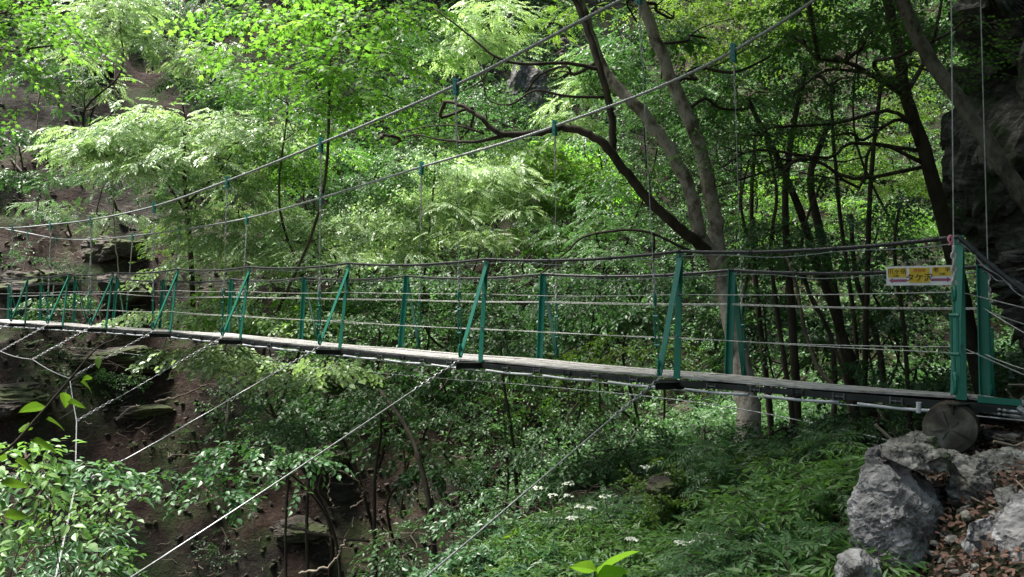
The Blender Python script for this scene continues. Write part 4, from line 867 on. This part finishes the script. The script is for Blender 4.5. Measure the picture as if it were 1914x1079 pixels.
for lb, pads, mt, tbb, kd, sz in [
  ('deep green tree filling the gap under the bright maple at upper left of centre', [(560, 270, 19.5, 100, 40), (660, 300, 19.5, 80, 40)], 'mid', .4, 'ovatebig', 1.1),
  ('dense shaded tree behind the broad feathery one at left', [(400, 330, 21, 120, 50), (480, 290, 21, 90, 50)], 'mid', .5, 'ovatebig', 1.1),
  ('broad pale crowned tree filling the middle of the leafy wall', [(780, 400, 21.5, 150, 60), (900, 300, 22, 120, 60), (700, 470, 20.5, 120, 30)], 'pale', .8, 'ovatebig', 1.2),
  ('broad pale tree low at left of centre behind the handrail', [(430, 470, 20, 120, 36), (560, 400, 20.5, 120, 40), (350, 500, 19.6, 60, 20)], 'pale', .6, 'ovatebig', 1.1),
  ('sunlit green tree right of the middle behind the far cable hanger', [(1040, 300, 22.5, 90, 70), (1120, 340, 22, 90, 70), (1060, 440, 21, 100, 40)], 'maple', .75, 'ovatebig', 1.2),
  ('shaded wood tree behind the railing in the middle', [(800, 580, 18.5, 160, 50), (950, 620, 18, 120, 40), (660, 580, 18.5, 80, 40)], 'mid', .3, 'ovatebig', 1.1),
  ('shaded wood tree behind the railing right of the middle', [(1120, 600, 17.5, 140, 50), (1240, 560, 17, 100, 50), (1060, 520, 18, 100, 30)], 'mid', .25, 'ovatebig', 1.1),
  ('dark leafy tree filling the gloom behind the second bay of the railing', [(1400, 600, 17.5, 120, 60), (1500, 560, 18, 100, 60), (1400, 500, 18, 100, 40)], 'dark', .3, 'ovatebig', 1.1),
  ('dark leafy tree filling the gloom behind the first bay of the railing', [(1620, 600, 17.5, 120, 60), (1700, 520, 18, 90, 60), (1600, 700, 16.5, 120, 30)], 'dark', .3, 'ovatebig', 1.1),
  ('leafy tree high behind the twin stems at the top right of centre', [(1230, 60, 19, 120, 60), (1160, 130, 19, 70, 60), (1330, 190, 18.5, 110, 70)], 'mid', .6, 'ovatebig', 1.1),
  ('deep green tree closing the top right corner behind the leaning trunk', [(1600, 60, 16, 120, 60), (1740, 60, 15, 80, 70), (1500, 30, 16, 100, 50)], 'mapledark', .4, 'ovatebig', 1.1),
  ('shadowed tree on the slope at the far left edge', [(20, 330, 21, 60, 50), (60, 260, 22, 60, 30), (10, 240, 20, 40, 40)], 'dark', .4, 'ovatebig', 1.),
  ('greenish dark tree between the maple and the feathery trees at upper left', [(130, 150, 23.5, 70, 30), (60, 120, 23, 60, 40), (420, 190, 23, 60, 30)], 'dark', .6, 'pinnatebig', 1.),
  ('pale feathery tree on the upper slope between the corner maple and the vine tangle', [(120, 110, 24, 70, 30), (200, 160, 24, 60, 22)], 'pale', .4, 'pinnatebig', 1.1),
  ('olive tree on the upper slope behind the vine tangle at the top', [(290, 30, 25.5, 80, 36), (400, 30, 25, 80, 36)], 'mid', .4, 'ovatebig', 1.1),
  ('mid green tree on the slope above the broad feathery one', [(430, 180, 22.5, 90, 30), (510, 190, 21.5, 90, 36)], 'mid', .6, 'ovatebig', 1.1),
  ('low pale bush above the rock bulge on the left bank', [(150, 400, 23, 90, 16), (100, 380, 23, 40, 14)], 'pale', .3, 'pinnatebig', 1.),
  ('green bush on the left bank behind the farthest posts', [(40, 590, 23, 60, 16), (110, 560, 23.5, 50, 18)], 'dark', .7, 'ovatebig', .9),
  ('layered broad leaved tree reaching into the ravine under the fourth post', [(600, 780, 15.5, 90, 14), (680, 740, 15.6, 80, 14), (560, 730, 16, 70, 12)], 'dark', .7, 'ovatebig', 1.1),
  ('broad leaved tree drooping over the middle of the ravine', [(720, 830, 15, 70, 16), (780, 780, 15.4, 70, 16), (820, 880, 14, 50, 20)], 'dark', .6, 'ovatebig', 1.),
  ('dull leafy bush hiding the rock shelf behind the farthest posts', [(110, 500, 21.8, 70, 16), (30, 470, 22, 50, 14)], 'mid', .1, 'ovate', 1.),
  ('dull green bush on the dark bank under the far part of the deck', [(90, 660, 20.5, 60, 14), (230, 700, 19.6, 60, 12)], 'dark', .4, 'ovate', 1.),
  ('dark green tree below the deck in the middle of the gorge', [(760, 720, 17, 130, 34), (880, 690, 16.5, 100, 26)], 'dark', .3, 'ovatebig', 1.1),
]:
    tree(lb, kd, mt, pads, dens=.9, tr=(.07, .03), tb=tbb, size=sz, twigs=.4)
# left of centre, level with the deck and below it
tree('bright big leaved sapling glowing behind the green frames left of centre', 'ovatebig', 'pale', [(300, 580, 18, 54, 12), (370, 565, 17.8, 70, 20), (440, 590, 17.4, 80, 20), (520, 575, 17, 60, 26), (570, 600, 16.8, 50, 14)], dens=1.5, name='sapling', cat='tree', tb=.85, tr=(.04, .02))
tree('fresh yellow green sapling behind the fourth post', 'ovatebig', 'maple', [(430, 550, 18.6, 60, 20), (490, 605, 18, 60, 16), (590, 560, 17.6, 40, 36), (380, 600, 18, 40, 12)], dens=1.4, name='sapling', cat='tree', tb=.7, tr=(.04, .02))
tree('pale leaved bough tree hanging just below the deck left of centre', 'ovatebig', 'pale', [(320, 655, 16.5, 70, 10), (420, 660, 15.6, 80, 14), (520, 690, 14.6, 60, 14), (470, 670, 15, 70, 10), (600, 680, 14, 40, 8)], dens=1.5, tb=.55, tr=(.05, .02), trunk=[(700, 1000, 17), (640, 820, 16.5), (560, 740, 16), (500, 690, 15.6)],
     limbs=[([(640, 820, 16.5), (560, 800, 16), (500, 770, 15.8), (470, 720, 15.6)], .03, .01), ([(700, 900, 16.6), (720, 820, 16), (700, 760, 15.6), (640, 735, 15.2)], .04, .012), ([(600, 770, 16.2), (680, 750, 15.6), (760, 735, 15)], .025, .008)])
tree('low spreading branch of round pale leaves over the dark gorge at lower left', 'ovatebig', 'blue', [(500, 825, 9.6, 90, 20), (420, 860, 9.6, 110, 26), (330, 900, 9.2, 80, 20), (570, 840, 9.8, 30, 12), (370, 920, 9, 70, 16), (450, 890, 9.4, 70, 18)], dens=1.7, size=.72, shelf=.34, name='low_tree', tb=.6, tr=(.03, .012),
     trunk=[(640, 1160, 11), (625, 1000, 11), (560, 900, 10.4), (480, 860, 9.8)], nper=30)
for lb, pads, mt, tbb, kd, dn, sz in [
  ('yellow green bush below the deck right of the middle guy rope', [(960, 750, 13, 70, 40), (1020, 720, 13.2, 50, 24)], 'maple', .6, 'ovate', 1.5, 1.),
  ('leafy bush with small pointed leaves in the gorge under the third post', [(900, 820, 12, 80, 44), (960, 860, 11.6, 60, 30), (870, 770, 12.6, 60, 30)], 'mid', .5, 'ovate', 1.6, 1.),
  ('green thicket bush between the thin stem and the right guy rope', [(1060, 800, 11.4, 70, 34), (1120, 740, 12, 70, 30), (1010, 850, 11, 60, 26)], 'mid', .4, 'diamond', 1.5, 1.),
  ('dark leafy bush at the bottom centre edge of the gorge', [(760, 1010, 9.4, 80, 40), (700, 1060, 9.2, 60, 30), (820, 960, 9.6, 50, 26), (780, 1065, 8.6, 90, 24)], 'dark', .7, 'ovate', 2.0, .8),
  ('bluish leafy bush on the near slope left of the white flowers', [(940, 920, 8, 80, 34), (890, 1000, 7.4, 70, 44), (990, 970, 7.4, 70, 26)], 'blue', .5, 'ovate', 2.2, .75),
  ('dim green bush under the second post on the near slope', [(1120, 870, 8.6, 90, 34), (1190, 800, 9.4, 60, 30)], 'dark', .6, 'ovate', 1.9, .8),
  ('sparse bush of small leaves on the brown slope right of the rocks', [(1340, 790, 9, 60, 34), (1300, 850, 8.2, 50, 20)], 'mid', .35, 'ovate', 1.4, .8),
  ('green bush beneath the deck between the forked trunk and the log', [(1470, 800, 7.2, 80, 26), (1540, 840, 6.8, 60, 26), (1420, 830, 7, 60, 22)], 'blue', .5, 'lance', 2.4, .62),
  ('shaded bush just left of the big cracked boulder', [(1540, 910, 5.6, 60, 34), (1480, 880, 6, 60, 24), (1570, 980, 5, 40, 40)], 'dark', .7, 'lance', 2.8, .6),
  ('dark small bush behind the drain pipe left of the log', [(1670, 810, 7, 40, 34), (1640, 780, 7.4, 40, 16)], 'dark', .3, 'tiny', 2, .8),
  ('gloomy evergreen shrub at the foot of the red brown slope at lower left', [(420, 1020, 13, 46, 50)], 'dark', .2, 'tiny', 2, 1.),
]:
    tree(lb, kd, mt, pads, dens=dn, tr=(.025, .012), tb=tbb, size=sz, shelf=.27 if sz < .9 else .4, name='bush', cat='bush')
for lb, pads, mt, tbb, kd, dn, sz in [
  ('pale green shrub below the vine at the left edge', [(60, 880, 5.4, 70, 30), (150, 870, 5.8, 80, 16), (20, 930, 5, 60, 30)], 'blue', .75, 'ovate', 3.2, .8),
  ('yellow green leafy shrub at the left edge beside the wind cable', [(40, 830, 4.9, 40, 20), (10, 880, 4.6, 30, 24), (60, 960, 4.6, 50, 20)], 'herb', .8, 'ovate', 3.0, .8),
  ('dense bluish green shrub filling the bottom left corner', [(70, 1010, 7.4, 90, 40), (20, 1060, 6.8, 80, 30), (150, 990, 7.6, 50, 36), (130, 1065, 7.0, 90, 22)], 'blue', .3, 'lance', 1.7, 1.0),
  ('small leafy shrub right of the wind cable at the bottom left', [(195, 1050, 7.2, 46, 24), (180, 920, 8.6, 50, 12), (205, 960, 8.2, 30, 18)], 'herb', .5, 'ovate', 1.7, 1.0),
]:
    tree(lb, kd, mt, pads, dens=dn, tr=(.012, .006), tb=tbb, size=sz, shelf=.2, name='shrub', cat='shrub', ry=.35)
for lb, tk, r in [
  ('thin pale sapling standing on the dark slope under the deck at lower left', [(420, 830, 18), (427, 760, 18), (432, 700, 18), (425, 660, 18)], (.045, .028)),
  ('thin dark sapling below the deck right of the middle guy rope', [(965, 900, 12.6), (955, 800, 12.6), (942, 720, 12.6), (935, 640, 12.8)], (.035, .02)),
  ('slanting mossy sapling over the dark hollow at bottom centre', [(810, 1000, 12.4), (790, 880, 12.6), (760, 800, 13), (710, 730, 13.6)], (.055, .03)),
  ('slim sapling with a forked top in the gloom left of the slanting one', [(700, 960, 14), (702, 880, 14), (712, 810, 14), (708, 750, 14)], (.04, .02)),
  ('bare grey stem standing in the dark hollow at bottom left of centre', [(575, 1070, 13), (574, 960, 13), (578, 880, 13), (570, 800, 13)], (.035, .02)),
  ('second bare stem left of the grey one in the dark hollow', [(534, 1060, 13), (536, 950, 13), (540, 880, 13), (538, 810, 13)], (.025, .015)),
]:
    tree(lb, 'ovate', 'dark', [(tk[-1][0], tk[-1][1], tk[-1][2]+.3, 26, 12)], dens=1, trunk=tk, tr=r, name='sapling', bark='barkpale' if 'pale' in lb else 'barkdark')
# unseen trees added behind and beside the viewpoint to cut the skylight
for lb, c0, ex in [
  ('unseen broad tree added behind the viewpoint so its crown shades the path', (-3.5, -3.5), [((-3.5, -2.5, 5.6), (3.4, 3.0, 1.5)), ((-4.5, 2.5, 6.2), (2.6, 2.6, 1.0))]),
  ('unseen tall tree added right of the viewpoint to cut the skylight', (4.5, -2.5), [((4.5, -1.5, 6.0), (3.4, 3.2, 1.6)), ((1.5, 1.6, 6.6), (2.6, 2.4, 1.0))]),
  ('unseen spreading tree added outside the right edge to cut the skylight', (9.5, 5.0), [((8.6, 5.0, 6.4), (3.0, 3.0, 1.5)), ((6.0, 4.0, 5.6), (2.0, 2.0, 1.0))]),
]:
    z0 = Hs(*c0); q = np.array((c0[0], c0[1], z0-.2)); T = empty('broadleaf_tree', lb, 'tree', q)
    top = np.array(ex[0][0], float); tube(MB(), catmull(wig(q, top, 5, .3), 5), (.16, .06), 9, wob=.15).build('trunk', M['barkdark'], T, smooth=True)
    mb = MB(); foliage(mb, 'ovatebig', [(np.array(c, float), r) for c, r in ex], 1.1, 1.5, .8, .5); mb.build('crown', [M['mid'], M['twig']], T)
# hanging vines
def vine(label, lines, r=.016, mat='vine', name='hanging_vine'):
    T = empty(name, label, 'vine', P(*lines[0][0]))
    for ln in lines:
        p = catmull([P(*q) for q in ln], 8); p[1:-1] += rng.normal(0, .012, p[1:-1].shape)
        tube(MB(), p, (r, r*.7), 6, wob=.3).build('strand', M[mat], T, smooth=True)
vine('long pale vine hanging down the brown slope at the far left', [[(73, 90, 22), (75, 150, 22), (70, 230, 22), (72, 320, 22), (70, 400, 22)]], .028)
vine('thin forked vine on the brown scree at upper left', [[(240, 60, 23), (218, 110, 23), (214, 180, 23), (212, 250, 23)], [(195, 60, 23), (205, 90, 23), (218, 105, 23)]], .022)
vine('tangle of pale roots and vines hanging at the top left of centre', [[(300+i*9+rng.normal(0, 4), -10, 23+.05*i), (300+i*8+rng.normal(0, 14), 30, 23), (302+i*9+rng.normal(0, 14), 70, 23), (300+i*8+rng.normal(0, 26), 110+20*(i % 4), 23)] for i in range(13)]+[[(300, 20, 22.8), (315, 70, 22.8), (340, 95, 22.8), (372, 110, 22.8)]], .016)
vine('pair of thin hanging vines in front of the pale rock bulge', [[(213, 300, 20.4), (212, 400, 20.4), (218, 470, 20.4), (225, 560, 20.4)], [(80, 460, 21), (88, 490, 21), (96, 506, 21)], [(188, 440, 21), (200, 415, 21), (210, 400, 21)]], .02)
vine('short pale vine dangling above the near cable under the feathery tree', [[(352, 300, 17.6), (352, 340, 17.6), (350, 366, 17.6), (345, 375, 17.6)]], .010)
vine('looping bare vine in the dark hollow right of the low leafy branch', [[(622, 876, 10.4), (655, 890, 10.6), (676, 910, 10.8), (676, 935, 11), (655, 950, 11)], [(622, 876, 10.4), (616, 900, 10.6), (616, 930, 10.6), (624, 945, 10.8)]], .009)
vine('fallen bare branch lying across the dark slope at lower left', [[(290, 752, 19.4), (340, 740, 19.4), (390, 718, 19.4)], [(218, 785, 19), (240, 765, 19), (262, 758, 19)]], .03, name='fallen_branch')
vine('fallen mossy pole across the dark bottom of the gorge', [[(545, 985, 12.8), (600, 1000, 12.6), (690, 1012, 12.4)]], .03, 'barkdark', name='fallen_branch')
vine('dead pale branch standing out of the bottom of the gorge', [[(560, 1072, 11), (610, 1060, 11), (635, 1035, 11), (645, 1010, 11)]], .02, name='fallen_branch')

# foreground vine with big bright leaves, left
def bigleaf(mb, c, L, Wd, yaw, pitch, roll, tint, curl=.2, n=6):
    """heart-shaped blade with a folded, curved surface"""
    Rm = rot3(np.array([yaw]), np.array([pitch]), np.array([roll]))[0]; V = []; Q = []
    for i in range(n+1):
        s = i/n; wv = Wd/2*(math.sin(math.pi*min(1, s**.62))**.8 if 0 < s < 1 else 0.)
        if i == 0: wv = Wd*.02
        z = -curl*L*s*s
        for u in (-1, -.5, 0, .5, 1): V.append((u*wv, s*L-(.06*L if i == 0 else 0), z+abs(u)*wv*.22+.01*L*math.sin(9*s)*abs(u)))
    for i in range(n):
        for k in range(4): a = i*5+k; Q.append([a, a+1, a+6, a+5])
    mb.add(np.array(V)@Rm.T+c, np.array(Q), 0, tint); return mb
V0 = empty('climbing_vine', 'slender vine with big bright green leaves rising across the left edge', 'vine', P(0, 830, 2.6))
st = catmull([P(-20, 860, 2.5), P(20, 835, 2.5), P(70, 780, 2.55), P(120, 722, 2.6), P(165, 668, 2.62), P(190, 645, 2.64), P(222, 632, 2.66)], 6)
tube(MB(), st, (.005, .002), 6).build('stem', M['twig'], V0, smooth=True)
for px, py, L, yaw, pt, rl, tn in [(82, 760, 46, 1.5, -.1, .75, .5), (88, 785, 44, -1.7, -.3, -.7, .6), (120, 735, 34, .3, -.9, .3, .9), (128, 752, 36, -1.5, -.2, -.8, .5), (152, 715, 36, -1.9, -.4, -.9, .7), (185, 668, 22, -2.9, -1.1, .3, .7), (45, 805, 34, .5, .4, -.6, .9), (60, 800, 24, 1.6, -.2, .7, .6), (60, 825, 52, -1.5, -.3, -.8, .4), (10, 850, 50, 1.4, -.2, .9, .6), (30, 862, 44, -1.7, -.3, -1.0, .9), (5, 905, 50, -1.4, .0, -.9, .5), (10, 965, 46, -1.5, .1, -1.1, .5), (170, 705, 20, 1.2, -.2, .8, .8)]:
    bigleaf(MB(), P(px, py, 2.6), L*2.6/F, L*.62*2.6/F, yaw, pt, rl, tn).build('leaf', M['bright'], V0)
V1 = empty('seedling', 'out of focus yellow green seedling with broad leaves at the bottom edge right of centre', 'plant', P(1110, 1100, 1.7))
tube(MB(), [P(1112, 1140, 1.7), P(1110, 1085, 1.7), P(1112, 1068, 1.7)], .002, 6).build('stem', M['twig'], V1)
for px, py, L, yaw, pt, rl, tn in [(1112, 1070, 44, 1.5, .25, 1.1, .5), (1112, 1084, 60, -1.5, .3, -1.0, .9), (1116, 1082, 90, -1.1, .55, -.7, .4), (1110, 1096, 50, 2.2, -.1, .9, .6)]:
    bigleaf(MB(), P(px, py-4, 1.7), L*1.8/F, L*.75*1.8/F, yaw, pt, rl, tn).build('leaf', M['bright'], V1)

# ---------------------------------------------------------------- hydrangeas and herbs on the near slope
def herb(label, px, py, d, w_, n, h, kind='lance', mat='herb', size=.6, name='herb_clump', cat='plant', flowers=(), tb=.5, lean=.35, seed=0, group=None):
    c = P(px, py, d)
    if flowers: fm = np.mean([P(*f) for f in flowers], 0); c = fm+np.array((.02, .06, 0)); h = float(np.clip(fm[2]-Hs(c[0], c[1])-.30, .25, 1.1)); w_ = max(.3, w_)
    c[2] = Hs(c[0], c[1]); T = empty(name, label, cat, c, group)
    st = MB(); lf = MB(); pos = []; yw = []; pt = []; 
    for i in range(n):
        a = rng.uniform(0, 6.28); r = w_*math.sqrt(rng.random()); b = np.array((c[0]+r*math.cos(a), c[1]+r*math.sin(a)*.8, 0)); b[2] = Hs(b[0], b[1])-.03
        hh = h*rng.uniform(.6, 1.1); dr = unit((math.cos(a)+rng.normal(0, .5)-.25, math.sin(a)+rng.normal(0, .5), 0)); L = lean*hh
        p = catmull([b, b+UP*hh*.5+dr*L*.25, b+UP*hh*.85+dr*L*.7, b+UP*hh*.95+dr*L*1.2], 4)
        tube(st, p, (.004, .0018), 4)
        for k in range(3, len(p)):
            for s in range(2 if k < len(p)-1 else 3):
                pos.append(p[k]); yw.append(rng.uniform(0, 6.28)); pt.append(rng.normal(.0, .3))
    m = len(pos); st.build('stems', M['twig'], T)
    scatter(lf, kind, np.array(pos), np.array(yw), np.array(pt), rng.normal(0, .35, m), size*rng.uniform(.6, 1.15, m), np.clip(tb+rng.normal(0, .18, m), 0, 1))
    lf.build('leaves', [M[mat], M['twig']], T)
    for (fx, fy, fd) in flowers:
        f = P(fx, fy, fd); mb = MB(); V = []; 
        for q in range(rng.integers(5, 8)):
            a = q*1.05+rng.normal(0, .2); rr = .034*rng.uniform(.7, 1.2); o = f+np.array((rr*math.cos(a), rr*math.sin(a), -.004+rng.normal(0, .004)))
            for z in range(4):
                bigleaf(mb, o, .022, .024, z*math.pi/2+a, rng.normal(-.1, .2), rng.normal(0, .3), rng.random(), n=2)
        for q in range(14):
            o = f+np.array((rng.normal(0, .014), rng.normal(0, .014), .006)); bigleaf(mb, o, .006, .006, rng.uniform(0, 6), .5, 0, .1, n=2)
        g = empty_child('flower_head', T, f)
        mb.build('petals', M['petal'], g)
        tube(MB(), [f-UP*.004, f-UP*.12+np.array((rng.normal(0, .02), 0, 0)), f-UP*.3+np.array((rng.normal(0, .04), 0, 0))], .003, 4).build('stalk', M['twig'], g)
H_ = [
 ('hydrangea', 'flowering hydrangea with two white heads, leftmost on the near slope', 1000, 940, 7.0, .45, 26, .7, [(1006, 911, 6.9), (1033, 925, 7.0)]),
 ('hydrangea', 'flowering hydrangea with a row of white heads right of the right guy rope', 1075, 950, 6.6, .45, 28, .7, [(1061, 903, 6.7), (1062, 925, 6.6), (1083, 945, 6.4), (1106, 948, 6.4), (1069, 966, 6.2)]),
 ('hydrangea', 'hydrangea with one white head above the leafy slope at centre right', 1150, 960, 6.2, .4, 26, .7, [(1132, 927, 6.3), (1180, 1006, 5.5)]),
 ('hydrangea', 'hydrangea with cream flat heads in front of the brown rocks', 1240, 930, 6.6, .4, 22, .7, [(1207, 872, 6.9), (1247, 884, 6.8), (1262, 892, 6.7), (1293, 880, 6.8), (1255, 902, 6.6)]),
 ('hydrangea', 'hydrangea with small white heads low at the right of the slope', 1300, 1040, 4.9, .34, 26, .6, [(1274, 1012, 4.9), (1300, 1010, 4.9), (1316, 1000, 5.0), (1328, 1001, 5.0)]),
 ('hydrangea', 'hydrangea with several white heads near the bottom edge left of the boulders', 1360, 1060, 4.6, .32, 26, .6, [(1325, 1036, 4.6), (1340, 1044, 4.6), (1354, 1043, 4.6), (1362, 1016, 4.8), (1330, 1066, 4.4), (1313, 1056, 4.5), (1352, 1026, 4.7)]),
 ('hydrangea', 'hydrangea with faded white heads right of the brown rock patch', 1400, 970, 5.8, .4, 26, .65, [(1340, 975, 5.6), (1404, 968, 5.6), (1396, 960, 5.7)]),
]
for nm, lb, px, py, d, w_, n, h, fl in H_: herb(lb, px, py+40, d, w_, n+26, h*.95, flowers=fl, name=nm, group='white flowering hydrangeas on the near slope', cat='shrub', size=.66)
for lb, px, py, d, w_, n, h, mt, kd, tbb in [
 ('leafy herbs along the bottom edge left of the seedling', 1000, 1060, 5.2, .55, 60, .55, 'blue', 'lance', .4),
 ('leafy herbs under the row of white flower heads', 1120, 1040, 5.2, .5, 44, .55, 'herb', 'ovate', .5),
 ('tall herbs with long blades right of the brown rock patch', 1400, 900, 6.4, .5, 40, .8, 'mid', 'pinnate', .5),
 ('light green herbs in front of the shaded bush left of the boulder', 1480, 980, 5.2, .42, 50, .62, 'herb', 'lance', .7),
 ('low herbs between the brown rocks and the white flowers', 1180, 930, 7.2, .6, 40, .45, 'mid', 'pinnate', .4),
 ('dark low herbs at the foot of the small whitish rock', 1500, 1075, 4.2, .35, 50, .45, 'herb', 'lance', .3),
 ('grassy herbs at the bottom edge below the small flowers', 1200, 1080, 4.6, .4, 40, .36, 'mid', 'ovate', .5),
 ('bluish herbs on the bank left of the guy rope at the bottom', 880, 1080, 6.4, .6, 60, .6, 'blue', 'ovate', .5),
 ('yellowish grassy herbs on the bank under the right guy rope', 960, 1000, 6.8, .35, 36, .5, 'yellow', 'lance', .1),
 ('arching herbs behind the big boulder at its left', 1545, 860, 5.4, .16, 14, .36, 'herb', 'lance', .6),
 ('leafy herbs at the bottom edge left of the whitish rock', 1440, 1070, 4.6, .4, 40, .6, 'mid', 'pinnate', .7),
 ('herbs filling the bottom edge between the seedling and the small flowers', 1280, 1085, 4.1, .3, 30, .3, 'blue', 'ovate', .6),
 ('leafy herbs in front of the big cracked boulder at its lower left', 1500, 1050, 4.5, .25, 36, .4, 'herb', 'lance', .5),
 ('fine herbs on the slope between the bush and the brown rocks', 1330, 930, 6.6, .5, 36, .7, 'yellow', 'tiny', .0),
]:
    herb(lb, px, py, d, w_, int(n*.95), h*.82, kd, mt, .72, tb=tbb, group='leafy herbs on the near slope')

# ---------------------------------------------------------------- ground cover and fallen leaves (nobody could count these)
def cover(name, label, n, region, kind, mat, size, lift=.05, flatp=.5, tb=.5, thr=-9, seed=70):
    x = rng.uniform(region[0], region[1], n); y = rng.uniform(region[2], region[3], n)
    px = 957+x/y*F; z = H(x, y); keep = (np.abs(px-957) < (2200 if name == 'hill_woods' else 1150)) & ((name != 'hill_woods') | (z/y > .36)) & ((name != 'ground_cover') | (x < 1.75+.05*y)) & ((z > -4.6) | (px > 860) | (name not in ('undergrowth', 'slope_plants'))) & (fbm(x, y, .5, 3, seed=seed) > thr)
    x, y, z = x[keep], y[keep], z[keep]; m = len(x); mb = MB()
    pos = np.stack([x, y, z+.008+lift*rng.random(m)], -1)
    scatter(mb, kind, pos, rng.uniform(0, 6.28, m), rng.normal(.15, flatp, m), rng.normal(0, flatp, m), size*rng.uniform(.6, 1.2, m), np.clip(tb+rng.normal(0, .2, m), 0, 1))
    tag(mb.build(name, [M[mat], M['twig']]), label, cat='fallen leaves' if 'leaves' in name else ('debris' if name in ('scree', 'path_stones', 'dead_twigs') else 'ground cover'), kind='stuff')
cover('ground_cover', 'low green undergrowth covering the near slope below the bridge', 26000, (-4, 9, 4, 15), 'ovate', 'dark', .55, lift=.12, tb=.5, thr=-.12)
cover('undergrowth', 'green undergrowth covering the far valley side between the trees', 40000, (-9, 22, 20, 44), 'diamond', 'mid', 1.6, lift=.9, tb=.6, thr=-.35)
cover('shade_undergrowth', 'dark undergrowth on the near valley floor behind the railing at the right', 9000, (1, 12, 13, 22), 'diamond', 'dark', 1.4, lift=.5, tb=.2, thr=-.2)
cover('slope_plants', 'sparse dull plants growing on the brown left bank', 9000, (-24, -4, 16, 36), 'pinnate', 'dark', 1.1, lift=.3, tb=.5, thr=.12)
cover('fallen_leaves', 'reddish brown dead leaves lying over the ground around the boulders', 30000, (1.2, 5, 2.6, 7.5), 'litter', 'litterleaf', .62, lift=.04, flatp=.5, tb=.6)
cover('hill_woods', 'distant woods covering the high hillsides above the gorge', 30000, (-40, 38, 26, 60), 'diamond', 'mid', 3.4, lift=2.6, tb=.4, thr=-.5)
cover('scree', 'loose brown stones scattered over the left bank and the gorge slopes', 9000, (-26, 4, 9, 38), 'stone', 'ledge', 1.0, lift=.02, tb=.5, thr=-.25)
cover('path_stones', 'small grey stones and grit among the dead leaves by the bridge end', 1500, (1.6, 6, 2.6, 8.5), 'stone', 'slab', .4, lift=.02, tb=.5)
cover('dead_twigs', 'dead twigs and sticks lying on the brown slopes', 7000, (-26, 6, 3, 36), 'stick', 'vine', 1.1, lift=.06, flatp=.25, tb=.5)
cover('fallen_leaves', 'dead leaves covering the dark slopes of the gorge', 9000, (-14, 2, 8, 26), 'litter', 'litterleaf', 1.5, lift=.03, flatp=.4, tb=.2, thr=.0)
